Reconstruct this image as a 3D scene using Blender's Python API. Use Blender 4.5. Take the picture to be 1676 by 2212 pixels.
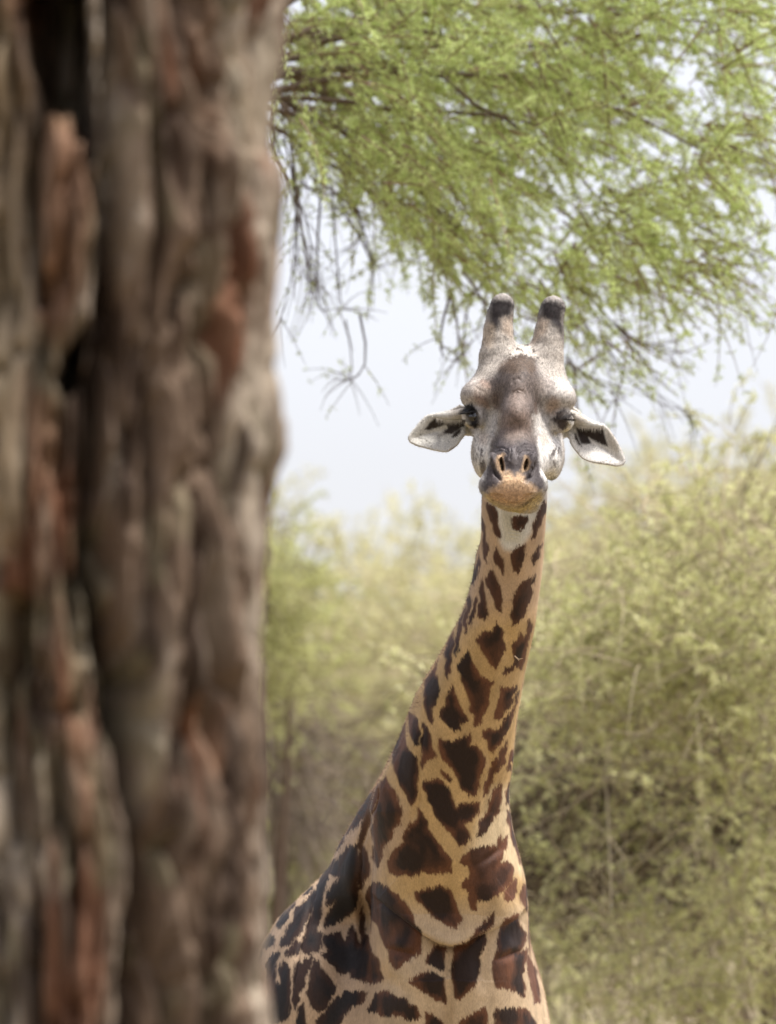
import bpy, math, random
import numpy as np

# ------------------------------------------------------------------ camera, sky, sun, exposure
for ob in list(bpy.data.objects):
    bpy.data.objects.remove(ob)
scene = bpy.context.scene
COL = scene.collection
ELEV = math.radians(3.87)
CAM = np.array([0.0, 0.0, 2.9])
FPX, CU, CV = 18966.0, 838.0, 1106.0        # focal length and centre in 1676 x 2212 photo units
cam_data = bpy.data.cameras.new('camera')
cam_data.sensor_fit = 'VERTICAL'
cam_data.sensor_height = 36.0
cam_data.sensor_width = 36.0
cam_data.lens = 36.0 * FPX / 2212.0
cam_data.clip_start = 0.5
cam_data.clip_end = 2000.0
cam_data.dof.use_dof = True
cam_data.dof.focus_distance = 21.95
cam_data.dof.aperture_fstop = 6.3
cam = bpy.data.objects.new('camera', cam_data)
cam.location = CAM
cam.rotation_euler = (math.pi / 2 + ELEV, 0, 0)
COL.objects.link(cam)
scene.camera = cam

SUN_ELEV, SUN_AZ = math.radians(68), math.radians(105)   # azimuth clockwise from +Y (the view direction)
world = bpy.data.worlds.new('World')
scene.world = world
world.use_nodes = True
nt = world.node_tree
sky = nt.nodes.new('ShaderNodeTexSky')
sky.sky_type = 'NISHITA'
sky.sun_disc = False
sky.sun_elevation = SUN_ELEV
sky.sun_rotation = SUN_AZ
sky.air_density = 1.0
sky.dust_density = 2.0
sky.ozone_density = 1.0
hsv = nt.nodes.new('ShaderNodeHueSaturation')            # thin bright overcast: the blue is washed out
hsv.inputs['Saturation'].default_value = 0.32
hsv.inputs['Value'].default_value = 1.0
bg = nt.nodes['Background']
bg.inputs['Strength'].default_value = 0.108
nt.links.new(sky.outputs[0], hsv.inputs['Color'])
veil = nt.nodes.new('ShaderNodeMix')                     # faint lavender of high thin cloud
veil.data_type = 'RGBA'; veil.blend_type = 'MULTIPLY'; veil.inputs[0].default_value = 1.0
veil.inputs[7].default_value = (1.02, 0.985, 1.035, 1)
nt.links.new(hsv.outputs[0], veil.inputs[6])
nt.links.new(veil.outputs[2], bg.inputs['Color'])
sun_data = bpy.data.lights.new('sun', 'SUN')
sun_data.energy = 3.2
sun_data.angle = math.radians(20)
sun_data.color = (1.0, 0.97, 0.92)
sun = bpy.data.objects.new('sun', sun_data)
sdir = np.array([math.sin(SUN_AZ) * math.cos(SUN_ELEV), math.cos(SUN_AZ) * math.cos(SUN_ELEV), math.sin(SUN_ELEV)])
from mathutils import Vector
sun.rotation_euler = Vector(sdir).to_track_quat('Z', 'Y').to_euler()
sun.location = (6, -6, 30)
COL.objects.link(sun)
vs = scene.view_settings
vs.view_transform = 'Standard'
vs.look = 'None'
vs.gamma = 1.0
vs.use_curve_mapping = False
vs.exposure = 1.12
scene.render.engine = 'CYCLES'
scene.cycles.use_denoising = True
scene.cycles.max_bounces = 5
scene.cycles.diffuse_bounces = 2
scene.cycles.glossy_bounces = 2
scene.cycles.transmission_bounces = 3

# ------------------------------------------------------------------ helpers
R_CW = np.array([[1, 0, 0],
                 [0, math.cos(ELEV), -math.sin(ELEV)],
                 [0, math.sin(ELEV), math.cos(ELEV)]])   # camera-levelled frame (right, depth, up) -> world

def c2w(q): return np.asarray(q) @ R_CW.T + CAM
def w2c(p): return (np.asarray(p) - CAM) @ R_CW
def Q(u, v, d, base=22.0):
    D = base + d
    return np.array([(u - CU) * D / FPX, D, (CV - v) * D / FPX])
def W(u, v, D): return c2w(Q(u, v, 0.0, D))
def uv_of(q): return CU + q[:, 0] * FPX / q[:, 1], CV - q[:, 2] * FPX / q[:, 1]

ZF = {'D': (0, 0, 1 / 0.55497), 'Z1': (1540, 1120, 1.783), 'Z2': (1640, 1900, 2.2117), 'Z3': (1300, 2800, 1.9952),
      'Z4': (1000, 3300, 1.4702), 'ZH': (1720, 1480, 2.993), 'ZE': (1560, 1480, 4.19), 'ZR': (2040, 1480, 4.19),
      'Z5': (0, 0, 1.1064), 'Z6': (0, 2000, 1.1136)}
def zd(fr, x, y):
    if fr == 'D': return (x, y)
    ox, oy, s = ZF[fr]
    return ((ox + x / s) * 0.55497, (oy + y / s) * 0.55497)
def zs(fr):                                   # metres per unit of that frame at 22 m
    return 22.0 / FPX * (1.0 if fr == 'D' else 0.55497 / ZF[fr][2])
def ZQ(fr, x, y, d): return Q(*zd(fr, x, y), d)

def _hash(ix, iy, iz, seed):
    h = (ix.astype(np.int64) * 374761393 + iy.astype(np.int64) * 668265263 + iz.astype(np.int64) * 2147483647 + seed * 974711) & 0xFFFFFFFF
    h = ((h ^ (h >> 13)) * 1274126177) & 0xFFFFFFFF
    h = ((h ^ (h >> 16)) * 2246822519) & 0xFFFFFFFF
    return ((h ^ (h >> 15)) & 0xFFFFFF) / float(0xFFFFFF)
def vnoise(p, seed=0):                        # value noise, 0..1
    p = np.asarray(p, dtype=np.float64)
    i = np.floor(p).astype(np.int64); f = p - i
    f = f * f * (3 - 2 * f)
    x, y, z = i[:, 0], i[:, 1], i[:, 2]
    fx, fy, fz = f[:, 0], f[:, 1], f[:, 2]
    r = 0
    for dx in (0, 1):
        for dy in (0, 1):
            for dz in (0, 1):
                w = (fx if dx else 1 - fx) * (fy if dy else 1 - fy) * (fz if dz else 1 - fz)
                r = r + w * _hash(x + dx, y + dy, z + dz, seed)
    return r
def fbm(p, octaves=3, seed=0):
    p = np.asarray(p, dtype=np.float64); a, s, t = 0.5, 0.0, 0.0
    for o in range(octaves):
        s = s + a * vnoise(p * (2.03 ** o), seed + o * 17); t += a; a *= 0.5
    return s / t
def sstep(a, b, x):
    t = np.clip((x - a) / (b - a), 0, 1)
    return t * t * (3 - 2 * t)
def srgb(r, g, b):
    c = np.array([r, g, b], dtype=np.float64) / 255.0
    return np.where(c <= 0.04045, c / 12.92, ((c + 0.055) / 1.055) ** 2.4)

def poly_sd(pts, X, Y):                       # signed distance to a polygon, negative inside
    pts = np.asarray(pts, dtype=np.float64)
    best = np.full(X.shape, 1e18); inside = np.zeros(X.shape, dtype=bool)
    n = len(pts)
    for k in range(n):
        ax, ay = pts[k]; bx, by = pts[(k + 1) % n]
        ex, ey = bx - ax, by - ay
        t = np.clip(((X - ax) * ex + (Y - ay) * ey) / (ex * ex + ey * ey + 1e-12), 0, 1)
        best = np.minimum(best, (X - ax - t * ex) ** 2 + (Y - ay - t * ey) ** 2)
        c = ((ay > Y) != (by > Y)) & (X < ex * (Y - ay) / (ey if abs(ey) > 1e-9 else 1e-9) + ax)
        inside ^= c
    d = np.sqrt(best)
    return np.where(inside, -d, d)
def line_d(pts, X, Y):                        # distance to a polyline and running position on it (0..1)
    pts = np.asarray(pts, dtype=np.float64)
    best = np.full(X.shape, 1e18); pos = np.zeros(X.shape); side = np.zeros(X.shape)
    n = len(pts) - 1
    for k in range(n):
        ax, ay = pts[k]; ex, ey = pts[k + 1] - pts[k]
        t = np.clip(((X - ax) * ex + (Y - ay) * ey) / (ex * ex + ey * ey + 1e-12), 0, 1)
        d = (X - ax - t * ex) ** 2 + (Y - ay - t * ey) ** 2
        m = d < best
        best = np.where(m, d, best); pos = np.where(m, (k + t) / n, pos)
        side = np.where(m, np.sign(ex * (Y - ay) - ey * (X - ax)), side)
    return np.sqrt(best), pos, side

def mesh_np(name, verts, faces, colors=None, smooth=True):
    verts = np.asarray(verts, dtype=np.float32)
    faces = np.asarray(faces, dtype=np.int32)
    k = faces.shape[1]
    me = bpy.data.meshes.new(name)
    me.vertices.add(len(verts)); me.vertices.foreach_set('co', verts.ravel())
    me.loops.add(faces.size); me.loops.foreach_set('vertex_index', faces.ravel())
    me.polygons.add(len(faces))
    me.polygons.foreach_set('loop_start', np.arange(0, faces.size, k, dtype=np.int32))
    me.polygons.foreach_set('loop_total', np.full(len(faces), k, dtype=np.int32))
    me.polygons.foreach_set('use_smooth', np.full(len(faces), smooth, dtype=bool))
    if colors is not None:
        at = me.attributes.new('Col', 'FLOAT_COLOR', 'POINT')
        c = np.ones((len(verts), 4), dtype=np.float32); c[:, :3] = colors
        at.data.foreach_set('color', c.ravel())
    me.update(calc_edges=True); me.validate()
    return me
def obj(name, me, mat=None, parent=None, kind=None, label=None):
    o = bpy.data.objects.new(name, me)
    COL.objects.link(o)
    if mat is not None: me.materials.append(mat)
    if parent is not None:
        o.parent = parent
        o.location = -np.array(parent.location)            # meshes below are written in world coordinates
    if kind: o['kind'] = kind
    if label: o['label'] = label
    return o
def thing(name, loc, label, category, group=None):
    o = bpy.data.objects.new(name, None)
    o.location = loc; o.empty_display_size = 0.3
    COL.objects.link(o)
    o['label'] = label; o['category'] = category
    if group: o['group'] = group
    return o

def new_mat(name):
    m = bpy.data.materials.new(name); m.use_nodes = True
    t = m.node_tree
    return m, t, t.nodes['Principled BSDF'], t.nodes['Material Output']
def nd(t, kind, **kw):
    n = t.nodes.new(kind)
    for k, v in kw.items():
        if k in n.inputs: n.inputs[k].default_value = v
        else: setattr(n, k, v)
    return n

def attr_mat(name, rough=0.7, spec=0.3, noise_scale=None, noise_amt=0.3, stretch=(1, 1, 1), bump=0.0, bump_scale=None, bump_dist=0.002, sheen=0.0):
    m, t, bsdf, out = new_mat(name)
    at = nd(t, 'ShaderNodeVertexColor'); at.layer_name = 'Col'
    col = at.outputs['Color']
    bsdf.inputs['Roughness'].default_value = rough
    bsdf.inputs['Specular IOR Level'].default_value = spec
    if sheen:
        bsdf.inputs['Sheen Weight'].default_value = sheen
        bsdf.inputs['Sheen Roughness'].default_value = 0.5
    tc = nd(t, 'ShaderNodeTexCoord'); mp = nd(t, 'ShaderNodeMapping')
    mp.inputs['Scale'].default_value = stretch
    t.links.new(tc.outputs['Object'], mp.inputs['Vector'])
    if noise_scale:
        nz = nd(t, 'ShaderNodeTexNoise', Scale=noise_scale, Detail=3.0, Roughness=0.65)
        t.links.new(mp.outputs[0], nz.inputs['Vector'])
        mr = nd(t, 'ShaderNodeMapRange'); mr.inputs['From Min'].default_value = 0.25; mr.inputs['From Max'].default_value = 0.75
        mr.inputs['To Min'].default_value = 1 - noise_amt; mr.inputs['To Max'].default_value = 1 + noise_amt
        t.links.new(nz.outputs['Fac'], mr.inputs['Value'])
        mx = nd(t, 'ShaderNodeVectorMath', operation='MULTIPLY')
        t.links.new(col, mx.inputs[0]); t.links.new(mr.outputs[0], mx.inputs[1])
        col = mx.outputs[0]
    t.links.new(col, bsdf.inputs['Base Color'])
    if bump:
        nb = nd(t, 'ShaderNodeTexNoise', Scale=bump_scale or noise_scale, Detail=4.0, Roughness=0.6)
        t.links.new(mp.outputs[0], nb.inputs['Vector'])
        bp = nd(t, 'ShaderNodeBump', Strength=bump, Distance=bump_dist)
        t.links.new(nb.outputs['Fac'], bp.inputs['Height'])
        t.links.new(bp.outputs[0], bsdf.inputs['Normal'])
    return m
def plain_mat(name, rgb, rough=0.6, spec=0.3):
    m, t, bsdf, out = new_mat(name)
    nz = nd(t, 'ShaderNodeTexNoise', Scale=35.0, Detail=3.0)
    mx = nd(t, 'ShaderNodeMix', data_type='RGBA')
    mx.inputs[6].default_value = (*(np.array(rgb) * 0.8), 1); mx.inputs[7].default_value = (*(np.array(rgb) * 1.2), 1)
    t.links.new(nz.outputs['Fac'], mx.inputs[0]); t.links.new(mx.outputs[2], bsdf.inputs['Base Color'])
    bsdf.inputs['Roughness'].default_value = rough; bsdf.inputs['Specular IOR Level'].default_value = spec
    return m
def leaf_mat(name, trans=0.45, rough=0.55):
    m, t, bsdf, out = new_mat(name)
    at = nd(t, 'ShaderNodeVertexColor'); at.layer_name = 'Col'
    t.links.new(at.outputs['Color'], bsdf.inputs['Base Color'])
    bsdf.inputs['Roughness'].default_value = rough; bsdf.inputs['Specular IOR Level'].default_value = 0.25
    tr = nd(t, 'ShaderNodeBsdfTranslucent'); mx = nd(t, 'ShaderNodeMixShader', Fac=trans)
    t.links.new(at.outputs['Color'], tr.inputs['Color'])
    t.links.new(bsdf.outputs[0], mx.inputs[1]); t.links.new(tr.outputs[0], mx.inputs[2])
    t.links.new(mx.outputs[0], out.inputs['Surface'])
    return m

def tubes(paths, radii, sides=5):             # many tubes at once -> verts, quads; paths: list of (n,3), radii: list of (n,)
    V, Fq, base = [], [], 0
    ang = np.arange(sides) * 2 * np.pi / sides
    ca, sa = np.cos(ang), np.sin(ang)
    for P, r in zip(paths, radii):
        P = np.asarray(P, dtype=np.float64); n = len(P)
        T = np.gradient(P, axis=0); T /= np.linalg.norm(T, axis=1, keepdims=True) + 1e-12
        ref = np.array([0.31, 0.17, 0.93]) if abs(T[:, 2]).mean() < 0.85 else np.array([0.93, 0.3, 0.1])
        A = np.cross(T, ref); A /= np.linalg.norm(A, axis=1, keepdims=True) + 1e-12
        B = np.cross(T, A)
        r = np.asarray(r)[:, None, None]
        ring = P[:, None, :] + r * (ca[None, :, None] * A[:, None, :] + sa[None, :, None] * B[:, None, :])
        V.append(ring.reshape(-1, 3))
        i = np.arange(n - 1)[:, None] * sides; j = np.arange(sides)[None, :]; k = (j + 1) % sides
        Fq.append((np.stack([i + j, i + k, i + sides + k, i + sides + j], -1) + base).reshape(-1, 4))
        base += n * sides
    return np.concatenate(V), np.concatenate(Fq)

# ------------------------------------------------------------------ giraffe: shape as a distance field in the camera-levelled frame
def smin(a, b, k):
    h = np.maximum(k - np.abs(a - b), 0.0) / k
    return np.minimum(a, b) - h * h * k * 0.25
def smax(a, b, k): return -smin(-a, -b, k)
def ell(p, c, r, rot=0.0):                    # ellipsoid; rot turns it in the picture plane (radians)
    q = p - c
    if rot:
        ca, sa = math.cos(rot), math.sin(rot)
        q = np.stack([q[:, 0] * ca + q[:, 2] * sa, q[:, 1], -q[:, 0] * sa + q[:, 2] * ca], 1)
    r = np.asarray(r)
    k0 = np.linalg.norm(q / r, axis=1); k1 = np.linalg.norm(q / (r * r), axis=1)
    return k0 * (k0 - 1.0) / np.maximum(k1, 1e-9)
def chain(p, C, Rr, k=0.0):                   # capsule chain with varying radius
    f = None
    for i in range(len(C) - 1):
        a, b = np.asarray(C[i]), np.asarray(C[i + 1])
        e = b - a
        t = np.clip(((p - a) @ e) / (e @ e), 0, 1)
        d = np.linalg.norm(p - a - t[:, None] * e, axis=1) - (Rr[i] + t * (Rr[i + 1] - Rr[i]))
        f = d if f is None else (smin(f, d, k) if k else np.minimum(f, d))
    return f
def zslices(p, rows, n=2.2):                  # rows: (u, v, half width in px, depth, half depth in m), top to bottom
    T = []
    for (u, v, a, d, b) in rows:
        q = Q(u, v, d); T.append((q[2], q[0], q[1], a * (22 + d) / FPX, b))
    T = np.array(T)[::-1]
    z = p[:, 2]
    cx, cy, a, b = (np.interp(z, T[:, 0], T[:, i]) for i in (1, 2, 3, 4))
    X, Y = (p[:, 0] - cx) / a, (p[:, 1] - cy) / b
    k = (np.abs(X) ** n + np.abs(Y) ** n) ** (1 / n)
    g = np.sqrt((X / a) ** 2 + (Y / b) ** 2) / np.maximum(np.sqrt(X * X + Y * Y), 1e-6)
    f = (k - 1.0) / np.maximum(g, 1e-6)
    return np.maximum(f, np.maximum(z - T[-1, 0], T[0, 0] - z))

M1 = zs('Z1')
FACE = np.array([  # depth, centre x, half width, top y, bottom y (Z1 units)
    [-0.392, 815,  30, 1400, 1440], [-0.384, 815, 90, 1340, 1490], [-0.366, 815, 150, 1268, 1515], [-0.338, 817, 190, 1205, 1525],
    [-0.300, 820, 203, 1150, 1520], [-0.250, 825, 186, 1075, 1490], [-0.190, 832, 172, 985, 1450], [-0.130, 838, 190, 895, 1420],
    [-0.080, 843, 225, 820, 1400], [-0.030, 846, 270, 745, 1385], [0.020, 848, 303, 670, 1365], [0.070, 848, 310, 640, 1345],
    [0.130, 850, 302, 640, 1290], [0.190, 855, 260, 680, 1200], [0.230, 860, 150, 780, 1080]])
_ft = []
for _d, _cx, _a, _t, _b in FACE:
    qt, qb = ZQ('Z1', _cx, _t, _d), ZQ('Z1', _cx, _b, _d)
    _ft.append((_d, qt[0], _a * M1, qt[2], qb[2]))
_ft = np.array(_ft)
def face_sweep(p):
    d = p[:, 1] - 22.0
    cx, a, zt, zb = (np.interp(d, _ft[:, 0], _ft[:, i]) for i in (1, 2, 3, 4))
    cz, b = (zt + zb) / 2, (zt - zb) / 2
    y = (p[:, 2] - cz) / b
    nar = np.interp(d, [-0.40, -0.30, -0.2, -0.08, 0.0, 0.06], [0.10, 0.22, 0.18, 0.42, 0.36, 0.15])
    ae = a * (1 - nar * sstep(-0.35, 0.95, y)) * (1 - np.interp(d, [-.40, -.25, -.12], [.52, .46, .22]) * sstep(np.interp(d, [-.40, -.25, -.12], [0., -.1, -.5]), -1.0, y))
    n = 2.5
    k = ((np.abs(p[:, 0] - cx) / ae) ** n + np.abs(y) ** n) ** (1 / n)
    f = (k - 1) * np.minimum(a, b) * 0.85
    return np.maximum(f, np.maximum(_ft[0, 0] - d, d - _ft[-1, 0]))

EAR_L = [zd('ZE', *q) for q in [(1130, 470), (1060, 440), (960, 400), (880, 450), (800, 490), (640, 520), (450, 560), (390, 595), (300, 690), (200, 810), (130, 900), (115, 960), (140, 1010), (230, 1060), (400, 1110), (560, 1150), (700, 1175), (780, 1165), (860, 1110), (930, 1050), (1000, 950), (1040, 900), (1190, 905), (1230, 760), (1180, 560)]]
EAR_R = [zd('ZR', *q) for q in [(720, 440), (780, 430), (860, 470), (960, 560), (1080, 650), (1200, 690), (1300, 710), (1380, 790), (1450, 890), (1530, 1020), (1600, 1160), (1640, 1260), (1650, 1330), (1620, 1390), (1500, 1410), (1380, 1385), (1200, 1360), (1050, 1325), (950, 1280), (860, 1190), (790, 1100), (745, 1020), (735, 960), (705, 930), (640, 940), (560, 900), (560, 700), (640, 520)]]
MR = zs('ZR')
def ear_sd(p, poly, root_u, sgn, thick):
    D = p[:, 1]
    u, v = CU + p[:, 0] * FPX / D, CV - p[:, 2] * FPX / D
    s = poly_sd(poly, u, v) * 22.0 / FPX
    out = np.clip(sgn * (u - root_u) * 22 / FPX, 0, 0.2)
    w0 = 22.12 + 0.02 * sstep(0.0, 0.16, out) + 0.024 * sstep(0.0, -0.05, s) + 0.02 * np.clip((v - 930) / 70.0, -1, 1) * -1
    w = np.abs(D - w0) - thick
    r = 0.004
    return np.minimum(np.maximum(s + r, w), 0) + np.sqrt(np.maximum(s + r, 0) ** 2 + np.maximum(w, 0) ** 2) - r

EYE_L, EYE_R = ZQ('Z1', 540, 897, -0.020), ZQ('Z1', 1155, 928, -0.020)
EYE_RAD = 0.0225
def head_f(p, coarse=False):
    f = face_sweep(p)
    e = lambda x, y, d, rx, ry, rz, rot=0.0: ell(p, ZQ('Z1', x, y, d), (rx * M1, ry, rz * M1), rot)
    f = smin(f, e(858, 690, .08, 280, .12, 175), .05)                     # cranium
    f = smin(f, e(575, 745, .012, 126, .062, 108, 0.15), .055)             # brow bulges
    f = smin(f, e(1132, 762, .012, 122, .062, 108, -0.15), .055)
    f = smin(f, e(850, 745, -.075, 82, .055, 130), .05)                   # median horn and ridge
    f = smin(f, e(850, 640, -.035, 110, .055, 120), .05)
    f = smin(f, e(840, 890, -.130, 95, .080, 110), .04)
    hl = [(705, 610, .06, 128), (699, 480, .075, 116), (708, 380, .085, 102), (712, 300, .095, 97), (724, 200, .105, 85), (741, 124, .112, 82)]
    hr = [(1050, 620, .06, 118), (1052, 480, .075, 108), (1058, 380, .085, 102), (1066, 300, .095, 95), (1077, 200, .105, 83), (1092, 142, .112, 86)]
    for h in (hl, hr):
        f = smin(f, chain(p, [ZQ('Z1', x, y, d) for x, y, d, r in h], [r * M1 for *_, r in h], .01), .035)
    f = smin(f, e(880, 520, .085, 130, .06, 105), .04)                    # crown between the horns
    # cheeks and jaw angle
    f = smin(f, e(615, 1190, .045, 78, .10, 135), .03)
    f = smin(f, e(1085, 1195, .045, 72, .10, 140), .03)
    # muzzle: upper lip pads, middle lobe, lower lip pushed to the right
    f = smin(f, e(705, 1378, -.322, 88, .066, 80), .04)
    f = smin(f, e(928, 1372, -.322, 92, .066, 80), .04)
    f = smin(f, e(812, 1402, -.340, 160, .070, 96), .05)
    f = smin(f, e(885, 1490, -.305, 118, .07, 70, -0.25), .012)
    f = smin(f, e(965, 1445, -.295, 62, .06, 55, -0.4), .012)
    # nostril wings
    f = smin(f, e(690, 1235, -.345, 42, .035, 95, 0.25), .022)
    f = smin(f, e(938, 1230, -.345, 42, .035, 95, -0.25), .022)
    f = smin(f, e(818, 1190, -.335, 62, .04, 95), .03)
    # eye sockets and lids
    for (E, sg) in ((EYE_L, -1), (EYE_R, 1)):
        f = smin(f, np.linalg.norm(p - E, axis=1) - (EYE_RAD + .006), .02)
        if not coarse:
            c = E + np.array([sg * .004, -.026, -.001 if sg < 0 else -.008])
            hole = ell(p, c, (.0165, .024, .0205 if sg < 0 else .0062), 0.3 if sg < 0 else -0.45)
            f = smax(f, -hole, .004)
    # ears with a rolled upper edge
    t = .010 if coarse else .0052
    fl = ear_sd(p, EAR_L, 1010.0, -1, t)
    fl = smin(fl, chain(p, [ZQ('ZE', 1150, 560, .10), ZQ('ZE', 1000, 545, .10), ZQ('ZE', 820, 580, .10), ZQ('ZE', 650, 583, .105), ZQ('ZE', 480, 572, .115)], np.array([100, 92, 78, 52, 22]) * MR), .012)
    fr = ear_sd(p, EAR_R, 1225.0, 1, t)
    fr = smin(fr, chain(p, [ZQ('ZR', 640, 560, .10), ZQ('ZR', 800, 590, .10), ZQ('ZR', 960, 668, .10), ZQ('ZR', 1120, 722, .105), ZQ('ZR', 1270, 748, .115)], np.array([105, 98, 88, 58, 28]) * MR), .012)
    ear = np.minimum(fl, fr)
    return smin(f, ear, .012)

NECK = [(1108, 860, 50, .17, .06), (1110, 960, 60, .18, .085), (1111, 1075, 71, .19, .10), (1108, 1150, 69, .215, .105), (1103, 1200, 67, .235, .108),
        (1093, 1250, 66, .26, .112), (1084, 1300, 68, .285, .118), (1076, 1340, 73, .315, .125), (1064, 1370, 79, .335, .13), (1052, 1400, 83, .355, .135),
        (1034, 1450, 94, .395, .145), (1017, 1500, 106, .43, .155), (1006, 1545, 112, .465, .167), (990, 1600, 122, .50, .18), (974, 1650, 134, .54, .195),
        (956, 1700, 144, .58, .21), (950, 1750, 150, .62, .23), (957, 1800, 152, .66, .25), (966, 1850, 157, .70, .27), (970, 1900, 165, .75, .29),
        (971, 1960, 169, .80, .30), (972, 2030, 171, .84, .32), (972, 2100, 175, .88, .35), (970, 2212, 192, .95, .38), (960, 2330, 205, 1.05, .36), (930, 2450, 200, 1.2, .30)]
NAPE = [(1098, 1250, 30, .34, .06), (1050, 1400, 60, .45, .09), (1000, 1500, 82, .56, .11), (962, 1600, 92, .70, .14), (918, 1680, 95, .82, .16), (868, 1750, 93, .95, .20),
        (815, 1825, 84, 1.08, .24), (790, 1875, 80, 1.15, .28), (756, 1925, 92, 1.24, .32), (712, 1985, 112, 1.34, .34), (692, 2050, 128, 1.40, .38), (690, 2120, 145, 1.45, .45), (690, 2260, 130, 1.5, .42)]
BDIR = np.array([-math.sin(math.radians(27)), math.cos(math.radians(27)), 0.0])
SIDE = np.array([BDIR[1], -BDIR[0], 0.0])
A_W = c2w(Q(900, 2235, 1.15)); B_W = A_W + 1.30 * BDIR + np.array([0, 0, -.22])
def wq(p): return w2c(np.asarray(p, dtype=float)[None, :])[0]
def leg_pts(top, fore):
    x, y = top[0], top[1]
    if fore:
        P = [top, (x, y - .02, 2.05), (x, y, 1.55), (x, y + .01, 1.12), (x, y, .98), (x, y + .01, .55), (x, y, .22), (x, y - .04, .06)]
        r = [.17, .15, .105, .078, .085, .055, .062, .085]
    else:
        P = [top, (x + .05 * BDIR[0], y - .12, 2.0), (x, y + .05, 1.55), (x, y + .16, 1.18), (x, y + .13, .95), (x, y + .08, .5), (x, y + .04, .22), (x, y, .06)]
        r = [.24, .20, .13, .085, .075, .055, .062, .085]
    return [wq(q) for q in P], r
FORE = [A_W + .20 * BDIR - .21 * SIDE + np.array([0, 0, -.25]), A_W + .20 * BDIR + .19 * SIDE + np.array([0, 0, -.25])]
HIND = [B_W - .20 * SIDE + np.array([0, 0, -.25]), B_W + .20 * SIDE + np.array([0, 0, -.25])]
LEGS = [leg_pts(t, True) for t in FORE] + [leg_pts(t, False) for t in HIND]
def body_f(p, legs=True):
    f = zslices(p, NECK, 2.15)
    f = smin(f, zslices(p, NAPE, 2.1), .12)
    tor = chain(p, [wq(A_W), wq(A_W + .6 * BDIR + np.array([0, 0, -.14])), wq(B_W)], [.32, .36, .33])
    f = smin(f, tor, .12)
    f = smin(f, ell(p, Q(672, 2170, 1.12), (.135, .26, .27), -0.12), .07)    # shoulder blades
    f = smin(f, ell(p, Q(1082, 2170, 1.10), (.095, .25, .34), 0.10), .07)
    f = smin(f, ell(p, Q(905, 2230, .80), (.085, .10, .20), 0.0), .07)       # breast muscles either side of the groove
    f = smin(f, ell(p, Q(1045, 2230, .80), (.085, .10, .20), 0.0), .07)
    f = smin(f, ell(p, Q(1040, 1900, .60), (.06, .10, .10), 0.5), .07)
    if legs:
        m = p[:, 2] < wq(A_W)[2] + .25
        if m.any():
            g = np.full(len(p), 10.0)
            for C, r in LEGS: g[m] = np.minimum(g[m], chain(p[m], C, r))
            g[m] = np.minimum(g[m], chain(p[m], [wq(B_W + .30 * BDIR + np.array([0, 0, .1])), wq(B_W + .42 * BDIR + np.array([0, 0, -.25])), wq(B_W + .42 * BDIR + np.array([0, 0, -1.0]))], [.06, .035, .02]))
            f = smin(f, g, .10)
    return f
HB_LO, HB_HI = Q(840, 1130, -.52) - .02, Q(1390, 610, .36) + .02
HB = np.array([[min(HB_LO[0], HB_HI[0]) - .05, 21.5, -.12], [HB_HI[0] + .05, 22.36, 0.72]])
def in_head(p): return np.all((p > HB[0]) & (p < HB[1]), axis=1)
def giraffe_f(p, coarse=False):
    f = body_f(p)
    m = in_head(p)
    if m.any(): f[m] = smin(f[m], head_f(p[m], coarse), .045)
    return f

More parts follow.
